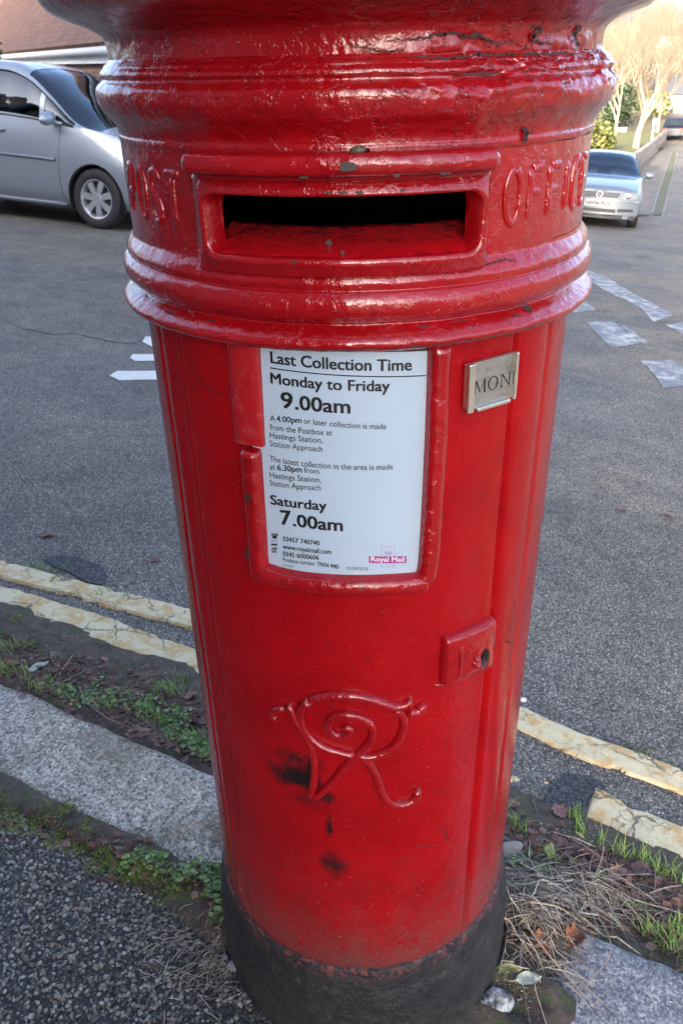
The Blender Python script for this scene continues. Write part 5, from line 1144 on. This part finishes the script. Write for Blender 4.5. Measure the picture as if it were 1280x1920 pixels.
mb = MB(); mb.tube([fr(y, .525, .004) for y in np.linspace(-.78, .78, 24)], .012, 6); mb.build('bumper_strip', MAT['silver'], car2)
pl_ = fpanel('number_plate', [(-.26, .405), (.26, .405), (.26, .512), (-.26, .512)], MAT['plate_w'], .022)
V, Fc = text_mesh('NW04 FNX', .03); V = V.copy(); x0, x1 = V[:, 0].min(), V[:, 0].max(); mb = MB()
mb.add([fr(-.235+.47*(v[0]-x0)/(x1-x0), .422+v[1]/CAPH*.073, .024) for v in V], Fc); mb.build('plate_lettering', MAT['ink'], pl_, smooth=False)
mb = MB(); mb.tube([(-.36, y, .955-.02*abs(y)) for y in np.linspace(-.66, .66, 12)], .02, 6); mb.build('windscreen_seal', MAT['blacktrim'], car2)
seats(car2, (-1.25, -2.05), (-.36, .36), .50, .56)
mb = MB(); mb.box((-.62, 0, .86), (.42, 1.36, .14)); mb.build('dashboard', MAT['interior'], car2, smooth=False)

# ================================================================== house on the left
def _m():
    t = MT('clay_roof_tile'); b = t.n('ShaderNodeTexBrick'); t.put(b.inputs['Vector'], t.co); b.inputs['Color1'].default_value = (.115, .054, .030, 1); b.inputs['Color2'].default_value = (.145, .073, .042, 1); b.inputs['Mortar'].default_value = (.095, .046, .028, 1)
    b.inputs['Scale'].default_value = 1; b.inputs['Brick Width'].default_value = .22; b.inputs['Row Height'].default_value = .11; b.inputs['Mortar Size'].default_value = .010
    c = t.mix(1, b.outputs[0], t.ramp(t.noise(3, 5), (.3, .75), (.7, 1.25)), 'MULTIPLY'); c = t.mix(1, c, t.ramp(t.noise(30, 4), (.3, .7), (.7, 1.2)), 'MULTIPLY'); t.set(Base_Color=c, Roughness=.8); t.bump(b.outputs[1], -.02); return t.m
MAT['tile'] = _m()
def brick(name, c1, c2, mo):
    t = MT(name); b = t.n('ShaderNodeTexBrick'); t.put(b.inputs['Vector'], t.co); b.inputs['Color1'].default_value = (*c1, 1); b.inputs['Color2'].default_value = (*c2, 1); b.inputs['Mortar'].default_value = (*mo, 1); b.inputs['Scale'].default_value = 1; b.inputs['Brick Width'].default_value = .225; b.inputs['Row Height'].default_value = .075; b.inputs['Mortar Size'].default_value = .01
    t.set(Base_Color=t.mix(1, b.outputs[0], t.ramp(t.noise(6, 5), (.3, .7), (.7, 1.2)), 'MULTIPLY'), Roughness=.85); return t.m
MAT['brick'] = brick('brown_brick', (.17, .075, .045), (.22, .11, .07), (.24, .20, .17)); MAT['fascia'] = plain('white_fascia_paint', (.74, .77, .78), .5, 0, .06, 6); MAT['slate'] = plain('grey_slate', (.06, .065, .075), .7, 0, .3, 5)
e1 = at(205, 94, 14.0); e2 = at(30, 113, 22.5); e1[2] = e2[2] = (e1[2]+e2[2])/2; ed_ = (e1-e2)/np.linalg.norm(e1-e2); A_ = e2-ed_*16; B_ = e1+ed_*1.2
base = Vector(A_); L_ = float(np.linalg.norm(B_-A_)); ang = math.atan2(ed_[1], ed_[0])
hs = thing('house', 'low brick house with brown tiled roof and white fascia behind the people carrier', 'house', tuple(base), (0, 0, ang))
# local x along the eave, local y away from the road (uphill side of the eave), z 0 = middle of the fascia
sgn = 1
mb = MB(); mb.box((L_/2, 3.3, -1.55), (L_, 6.2, 2.86)); mb.v = [(x, z, -y) for x, y, z in mb.v]; w_ = mb.build('wall', MAT['brick'], hs, smooth=False); w_.rotation_euler = (R(90), 0, 0); w_.location = (0, 0, 0)
mb = MB(); ln = 5.3; mb.box((L_/2, ln/2-.1, 0), (L_+.3, ln, .10)); rf = mb.build('roof', MAT['tile'], hs, smooth=False); rf.rotation_euler = (R(50), 0, 0); rf.location = (0, .05, .20)
mb = MB(); mb.box((L_/2, ln/2-.1, 0), (L_+.3, ln, .10)); rf = mb.build('roof', MAT['tile'], hs, smooth=False); rf.rotation_euler = (R(50), 0, R(180)); rf.location = (L_, 6.6, .20)
for gx in (.0, L_-.25):
    mb = MB(); mb.prism([(.25, -.1), (3.32, 3.72), (6.35, -.1)], lambda y, z, h: (gx+h, y, z), .25); mb.build('gable_wall', MAT['brick'], hs, smooth=False, fix=True)
mb = MB(); mb.box((L_/2, .12, 0), (L_+.2, .03, .25)); mb.build('fascia', MAT['fascia'], hs, smooth=False)
mb = MB(); mb.tube([(0, .02, .05), (L_, .02, .05)], .06, 10); mb.build('gutter', MAT['fascia'], hs)
def foliage(mb, c, rx, rz, n, s, r__, flat=1):
    for _ in range(n):
        v = np.array([r__.gauss(0, 1), r__.gauss(0, 1), r__.gauss(0, 1)]); v /= np.linalg.norm(v); v *= r__.uniform(.55, 1.0)
        p = np.array(c)+v*np.array([rx, rx, rz])*(1+.25*float(noise(v*2.3+np.array(c), 1, 5))); disc(mb, p, s*r__.uniform(.6, 1.3), r__.uniform(0, 6.283), r__.uniform(0, 1.5), 5)
def tree_thing(name, label, cat, base, group=None): return thing(name, label, cat, base, None, group)
MAT['evergreen'] = leafmat('evergreen_leaves', [(.012, .028, .012), (.03, .055, .022), (.05, .08, .03)], .5); MAT['bark'] = plain('pale_bark', (.22, .17, .12), .85, 0, .3, 5); MAT['twigs'] = plain('bare_twigs', (.15, .118, .085), .85, 0, .3, 2)
MAT['yshrub'] = leafmat('yellow_green_shrub', [(.05, .07, .015), (.12, .13, .03), (.16, .15, .05)], .6)
b_ = gp(6, 330); p = at(4, 96, 17); g0 = float(Z(p[0], p[1]))+ROAD; p1 = (p[0]-.15, p[1], g0)
sh = thing('shrub', 'dark evergreen shrub in front of the white fascia at the left edge', 'shrub', p1); r_ = random.Random(21); mb = MB(); hh_ = p[2]-g0
foliage(mb, (-.1, 0, hh_*.55), .42, hh_*.62, 2600, .035, r_); mb.build('foliage', MAT['evergreen'], sh); mb = MB(); mb.tube([(0, 0, -.1), (.02, 0, .5), (-.05, 0, 1.2)], [.05, .04, .02], 7); mb.build('trunk', MAT['twig'], sh)

# ================================================================== unseen terrace behind the viewer, added and sized to keep the street in shade
ter = thing('terrace', 'brick terrace with slate roof along the pavement on the viewer\'s side of the street', 'terrace', (*un(-21.15, -5.5), 0.45), (0, 0, math.atan2(UU[1], UU[0])))
TL, TH = 44, 6.2
mb = MB(); mb.box((0, 0, TH/2-.5), (TL, 6.4, TH+1)); mb.v = [(x, z, -y) for x, y, z in mb.v]; q = mb.build('wall', MAT['brick'], ter, smooth=False); q.rotation_euler = (R(90), 0, 0)
mb = MB(); P = [(-3.5, TH+.45), (0, TH+3.0), (3.5, TH+.45), (3.4, TH+.30), (-3.4, TH+.30)]; mb.prism(P, lambda y, z, h: (-TL/2-.1+h, y, z), TL+.2); mb.build('roof', MAT['slate'], ter, smooth=False, fix=True)
mbw = MB(); mbf = MB()
for k in range(8):
    x = -TL/2+2.7+k*5.5
    for (dx, z, ww, hh2) in ((0, 1.6, 1.5, 1.6), (-.2, 4.5, 1.1, 1.5), (2.3, 4.5, 1.0, 1.5)):
        mb = MB(); 
        for a, b2, c, d in ((0, hh2/2, ww, .09), (0, -hh2/2, ww, .09), (-ww/2, 0, .09, hh2), (ww/2, 0, .09, hh2), (0, 0, ww, .06)): mb.box((x+dx+a, 3.22, z+b2), (c, .1, d))
        wf = mb.build('window', MAT['fascia'], ter, smooth=False); mb = MB(); mb.box((x+dx, 3.205, z), (ww, .02, hh2)); mb.build('pane', plain('dark_pane', (.02, .025, .03), .05) if k == 0 and dx == 0 else bpy.data.materials['dark_pane'], wf, smooth=False)
    mb = MB(); mb.box((x+2.4, 3.21, 1.05), (.95, .08, 2.1)); mb.build('door', MAT['blacktrim'] if k % 2 else plain('green_door', (.03, .07, .05), .4), ter, smooth=False)
    mb = MB(); mb.box((x+2.75, 0, TH+3.1), (.9, .6, 1.6)); mb.build('chimney', MAT['brick'], ter, smooth=False)

# ================================================================== street and hillside on the right
MAT['lawn'] = leafmat('lawn_blades', [(.16, .17, .04), (.24, .23, .06), (.12, .14, .03)])
def _m():
    t = MT('lawn_grass'); c = t.mix(t.noise(1.2, 5), (.075, .085, .018), (.13, .12, .035)); t.set(Base_Color=c, Roughness=.9); t.bump(t.noise(9, 4), .05); return t.m
MAT['lawn_s'] = _m()
def band_sheet(name, Lp, Rp, dz, mat, n=40, m=4, kind='structure'):
    a = spline([gp(*q) for q in Lp], 12); b = spline([gp(*q) for q in Rp], 12); t = np.linspace(0, 1, n)
    f = lambda P: np.stack([np.interp(t, np.linspace(0, 1, len(P)), P[:, k]) for k in range(2)], -1)
    a, b = f(a), f(b); mb = MB(); mb.grid([[(*(a[i]*(1-s)+b[i]*s), float(Z(*(a[i]*(1-s)+b[i]*s)))+ROAD+dz) for s in np.linspace(0, 1, m)] for i in range(n)])
    o = mb.build(name, mat); o['kind'] = kind; return o
def _m():
    t = MT('verge_turf'); c = t.mix(t.ramp(t.noise(3, 6, .7), (.4, 0), (.6, 1)), (.055, .075, .02), (.10, .085, .06)); t.set(Base_Color=c, Roughness=.95); return t.m
MAT['verge'] = _m()
MAT['edging'] = plain('kerb_concrete', (.17, .16, .145), .85, 0, .3, 6)
band_sheet('pavement', [(1150, 408), (1160, 360), (1196, 318), (1240, 276)], [(1221, 404), (1233, 360), (1247, 320), (1258, 286)], .03, MAT['asphalt'], 60, 4)
band_sheet('grass_verge', [(1222, 404), (1234, 360), (1248, 320), (1259, 286)], [(1241, 404), (1251, 362), (1261, 325), (1268, 288)], .025, MAT['verge'], 60, 4)
a = spline([gp(*q) for q in [(1221, 404), (1233, 360), (1247, 320), (1258, 286)]], 10); mb = MB(); mb.tube([(x, y, float(Z(x, y))+ROAD+.005) for x, y, z in a], .05, 5); structure(mb.build('kerb_edging', MAT['edging']))
a = spline([gp(*q) for q in [(1242, 404), (1252, 362), (1262, 325), (1269, 288)]], 10); mb = MB(); mb.tube([(x, y, float(Z(x, y))+ROAD+.005) for x, y, z in a], .05, 5); structure(mb.build('kerb_edging', MAT['edging']))
# stone wall
def _m():
    t = MT('rubble_stone'); v = t.vor(3.2, 'Color'); bw = t.n('ShaderNodeRGBToBW'); t.put(bw.inputs[0], v); c = t.ramp(bw.outputs[0], (.2, (.20, .165, .125)), (.8, (.40, .33, .26))); e = t.ramp(t.vor(3.2, 'Distance', 'DISTANCE_TO_EDGE'), (.02, .5), (.08, 1)); t.set(Base_Color=t.mix(1, c, e, 'MULTIPLY'), Roughness=.9); t.bump(e, .04); return t.m
MAT['rubble'] = _m()
W_ = spline([gp(*q) for q in [(1120, 372), (1165, 345), (1197, 316), (1218, 296), (1240, 275), (1247, 268)]], 14); mb = MB(); G = []
for i, (x, y, z) in enumerate(W_):
    d = W_[min(i+1, len(W_)-1)]-W_[max(i-1, 0)]; d = d[:2]/np.hypot(*d[:2]); nx, ny = -d[1], d[0]; z = float(Z(x, y))+ROAD; h = .85+.06*float(n2(x, y, 1.5, 3))
    G.append([(x+nx*o, y+ny*o, z+q) for o, q in ((-.0, -.2), (0, h-.06), (.04, h), (.30, h), (.35, h-.05), (.35, -.2))])
mb.grid(G); mb.ngon(G[0]); mb.ngon(G[-1][::-1]); tag(mb.build('stone_wall', MAT['rubble'], fix=True, sharp=40), 'low rubble stone wall running downhill beside the pavement behind the saloon car', 'wall')
# lawn behind the wall, at its coping height
G = []
for i, (x, y, z) in enumerate(W_):
    d = W_[min(i+1, len(W_)-1)]-W_[max(i-1, 0)]; d = d[:2]/np.hypot(*d[:2]); nx, ny = -d[1], d[0]
    G.append([(x+nx*o, y+ny*o, float(Z(x, y))+ROAD+.72+.012*o+.12*float(n2(x+nx*o, y+ny*o, .3, 2))) for o in np.linspace(.3, 26, 24)])
mb = MB(); mb.grid(G); structure(mb.build('lawn', MAT['lawn_s']))
x, y, z = W_[-1]; 
# hillside beyond
mb = MB(); A_ = np.radians(np.linspace(35, 110, 76)); rr_ = np.linspace(62, 330, 60); G = np.array([[(r*math.cos(a), r*math.sin(a), 0) for a in A_] for r in rr_]); G[..., 2] = Z(G[..., 0], G[..., 1])+.15+.8*n2(G[..., 0], G[..., 1], .04, 6)*np.clip((np.hypot(G[..., 0], G[..., 1])-80)/30, 0, 1)
roadaz = lambda r: np.radians(68.6)
az_ = np.arctan2(G[..., 1], G[..., 0]); kp = (az_ > np.radians(68.9)) | (np.hypot(G[..., 0], G[..., 1]) > 95)
def _m():
    t = MT('hillside_turf'); c = t.mix(t.noise(.12, 5), (.09, .08, .03), (.12, .09, .05)); t.set(Base_Color=c, Roughness=.95); return t.m
MAT['turf'] = _m()
mb.grid(G, 0, keep=kp); structure(mb.build('hillside', MAT['turf']))
def bare_tree(mb_t, mb_c, base, h, seed, spread=1., lv=5, r0=None, fork=1.6):
    r__ = random.Random(seed); r0 = r0 or h*.028
    def grow(p, d, ln, rad_, k):
        P = [np.array(p)]; d = np.array(d); n = 4
        for i in range(n):
            d = d+np.array([r__.gauss(0, .11), r__.gauss(0, .11), r__.gauss(0, .06)+.03]); d /= np.linalg.norm(d); P.append(P[-1]+d*ln/n)
        (mb_t if k < 2 else mb_c).tube(P, [rad_*(1-.45*i/n) for i in range(n+1)], 6 if k < 2 else (4 if k < 3 else 3), caps=False)
        if k >= lv: return
        for i in range(3 if k else 4):
            t = r__.uniform(.45, 1) if i else 1; q = P[min(n, int(round(t*n)))]; a = r__.uniform(0, 6.283); s_ = r__.uniform(.35, .85)*spread
            nd = d+np.array([math.cos(a)*s_, math.sin(a)*s_, r__.uniform(0, .35)]); grow(q, nd/np.linalg.norm(nd), ln*r__.uniform(.58, .82), rad_*.55*r__.uniform(.8, 1.1), k+1)
    grow(base, (0, 0, 1), h*.30, r0, 0)
def bare(label, px, py, D, h, seed, mat=None, spread=1., r0=None, group='bare winter trees beyond the stone wall', dz=.7, lean=0, lv=6):
    p = at(px, py, D); z = float(Z(p[0], p[1]))+ROAD+dz; t = thing('bare_tree', label, 'tree', (p[0], p[1], z), (0, lean, 0), group); a, b = MB(), MB(); bare_tree(a, b, (0, 0, -.3), h, seed, spread, lv, r0); a.build('trunk', MAT['bark'], t); b.build('crown', mat or MAT['twigs'], t); return t
bare('pale-barked bare tree with forked trunk standing on the lawn above the stone wall', 1190, 285, 54, 7.6, 4, None, .9, .24, lean=R(3))
bare('slim bare tree left of the forked one, close to the edge of the red pillar', 1150, 280, 66, 8.0, 9, None, .9, .14)
bare('bare tree right of the forked one near the end of the stone wall', 1228, 270, 70, 7.5, 15, None, 1., .15)
bare('tall bare tree highest on the slope behind the forked tree', 1215, 240, 88, 11.5, 23, None, 1., .2, dz=.2)
mb = MB(); mc = MB(); r_ = random.Random(31)
for k in range(52):
    px = r_.uniform(1085, 1330); D = r_.uniform(84, 135); p = at(px, 200, D); z = float(Z(p[0], p[1])); 
    if 1248 < px and D < 100: continue
    bare_tree(mb, mc, (p[0], p[1], z-.3), r_.uniform(8.5, 13)*(.62 if px < 1160 else 1), 100+k, 1.1, 5, .20)
mb.v += []; o = len(mb.v); mb.v += mc.v; mb.f += [tuple(i+o for i in f_) for f_ in mc.f]; mb.m += mc.m
tag(mb.build('woodland', MAT['twigs']), 'golden brown bare woodland covering the sunlit hillside', 'woodland', kind='stuff')
r_ = random.Random(41)
for lb, px, py, D, rx, rz, mt in (('yellow-green shrub beside the saloon car roof at the edge of the red pillar', 1115, 268, 50, .9, .9, 'yshrub'), ('second yellow-green shrub right of the first above the saloon roof', 1132, 276, 52, .55, .6, 'yshrub'),
        ('dark evergreen bush behind the lawn nearest the red pillar', 1125, 236, 72, 1.4, 1.5, 'evergreen'), ('dark evergreen bush in the middle of the back of the lawn', 1147, 232, 76, 1.0, 1.8, 'evergreen'), ('dark evergreen bush at the back of the lawn left of the forked tree', 1168, 230, 78, 1.0, 1.7, 'evergreen'), ('dull green bush at the back of the lawn right of the forked tree', 1222, 235, 82, 1.6, 1.1, 'yshrub')):
    p = at(px, py, D); z0 = float(Z(p[0], p[1]))+ROAD+.6; t = thing('shrub', lb, 'shrub', (p[0], p[1], z0), None, 'shrubs around the lawn'); mb = MB(); foliage(mb, (0, 0, rz*.8), rx, rz, 700, .12, r_); mb.build('foliage', MAT[mt], t); mb = MB(); mb.tube([(0, 0, -.2), (0, 0, rz)], [.06, .03], 5); mb.build('stem', MAT['twig'], t)
MAT['whitewash'] = plain('white_render', (.55, .54, .52), .8, 0, .05, 1); MAT['shadedrender'] = plain('shaded_render', (.30, .30, .33), .85, 0, .1, 1)  # second render: the gable's shade is put into a greyer wall colour
def cottage(label, px, py, D, wd, ht, dp, wall, roofm, rot=0., bury=0.):
    p = at(px, py, D); t = thing('house', label, 'house', (p[0], p[1], p[2]), (0, 0, rot)); 
    mb = MB(); mb.box((0, 0, ht/2-3), (wd, dp, ht+6)); mb.build('wall', wall, t, smooth=False)
    mb = MB(); mb.prism([(-dp/2-.3, ht), (0, ht+dp*.34), (dp/2+.3, ht), (dp/2+.2, ht-.1), (-dp/2-.2, ht-.1)], lambda y, z, h: (-wd/2-.2+h, y, z), wd+.4); mb.build('roof', roofm, t, smooth=False, fix=True)
    for x in np.arange(-wd/2+1.2, wd/2-.6, 2.0):
        for z in np.arange(1.4, ht-.6, 2.5):
            mb = MB(); mb.box((x, -dp/2-.02, z), (.95, .06, 1.15)); w_ = mb.build('window', bpy.data.materials['dark_pane'], t, smooth=False)
            mb = MB(); mb.box((x, -dp/2-.06, z-.62), (1.15, .12, .08)); mb.build('sill', MAT['fascia'], w_, smooth=False)
cottage('white rendered house at the right edge above the parked dark car', 1283, 243, 92, 6.5, 3.2, 5, MAT['whitewash'], MAT['slate'], R(-15))
cottage('shade-grey gable house left of the white rendered one at the end of the road', 1244, 242, 96, 3.2, 2.3, 5, MAT['shadedrender'], MAT['slate'], R(-20))
cottage('white house high on the hillside at the right edge', 1272, 122, 150, 8, 4.0, 6, MAT['whitewash'], MAT['slate'], R(-20))
cottage('small white house on the hillside among the bare trees', 1240, 118, 160, 5, 2.8, 5, MAT['whitewash'], MAT['tile'], R(-10))
cottage('cream house half hidden by woodland in the middle of the hillside', 1275, 195, 118, 5, 3.0, 5, MAT['whitewash'], MAT['tile'], R(-25))
# small far car on the road end
def farcar(label, px, py, D, paint, rot):
    p = gp(px, py); t = thing('parked_car', label, 'car', (p[0], p[1], float(Z(p[0], p[1]))+ROAD), (0, 0, rot)); prof = [(-2, .3), (-2, .85), (-1.5, .95), (-1.0, 1.42), (.5, 1.42), (1.1, .98), (1.9, .85), (2, .3)]
    mb = MB(); mb.prism(prof, lambda x, z, h: (x, (h-.8)*(1 if z < 1 else .85), z), 1.6); o = mb.build('body', paint, t, smooth=False, fix=True); b = o.modifiers.new('b', 'BEVEL'); b.width = .09; b.segments = 3
    for x in (-1.25, 1.25):
        for s in (-1, 1): mb = MB(); mb.lathe([(.01, -.09), (.3, -.09), (.31, 0), (.3, .09), (.01, .09)], 20, mat4=Matrix.Translation((x, s*.74, .31)) @ Matrix.Rotation(R(90), 4, 'X')); mb.build('wheel', MAT['rubber'], t)
    mb = MB(); mb.add([(-1.58, -.55, .98), (-1.58, .55, .98), (-1.10, .50, 1.36), (-1.10, -.50, 1.36)], [(0, 1, 2, 3)]); mb.v = [(x-.03, y, z+.02) for x, y, z in mb.v]; mb.build('rear_window', bpy.data.materials['dark_pane'], t, smooth=False)
    for s in (-1, 1): mb = MB(); mb.box((-2.0, s*.62, .75), (.06, .22, .16)); mb.build('tail_light', plain('tail_light', (.45, .05, .02), .3) if 'tail_light' not in bpy.data.materials else bpy.data.materials['tail_light'], t, smooth=False)
farcar('small dark car parked far down the road at the right edge', 1262, 259, 66, plain('dark_blue_car_paint', (.012, .015, .025), .5), R(66))
p = gp(1221, 263, .6); sg = thing('signpost', 'white post standing on the lawn behind the stone wall', 'post', (p[0], p[1], float(Z(p[0], p[1]))+.6)); mb = MB(); mb.tube([(0, 0, 0), (0, 0, 1.2)], .05, 8); mb.build('post', MAT['fascia'], sg); mb = MB(); mb.box((0, 0, 1.2), (.22, .06, .3)); mb.build('sign_board', MAT['fascia'], sg, smooth=False)
for k, (lb, px, py) in enumerate((('white rounded board in front of the dark bushes, left of the pair', 1147, 252), ('white rounded board in front of the dark bushes, right of the pair', 1165, 244))):
    p = at(px, py, 68); q = thing('notice_board', lb, 'board', (p[0], p[1], p[2]-.45), None, 'white boards by the bushes'); mb = MB(); mb.prism([(-.35, .55), (.35, .55), (.33, .3), (.2, .12), (-.2, .12), (-.33, .3)], lambda x, z, h: (x, h-.03, z+.1), .06); mb.build('board', MAT['whitewash'], q, smooth=False, fix=True); mb = MB(); mb.tube([(0, 0, -1.2), (0, 0, .3)], .04, 6); mb.build('post', MAT['blacktrim'], q)
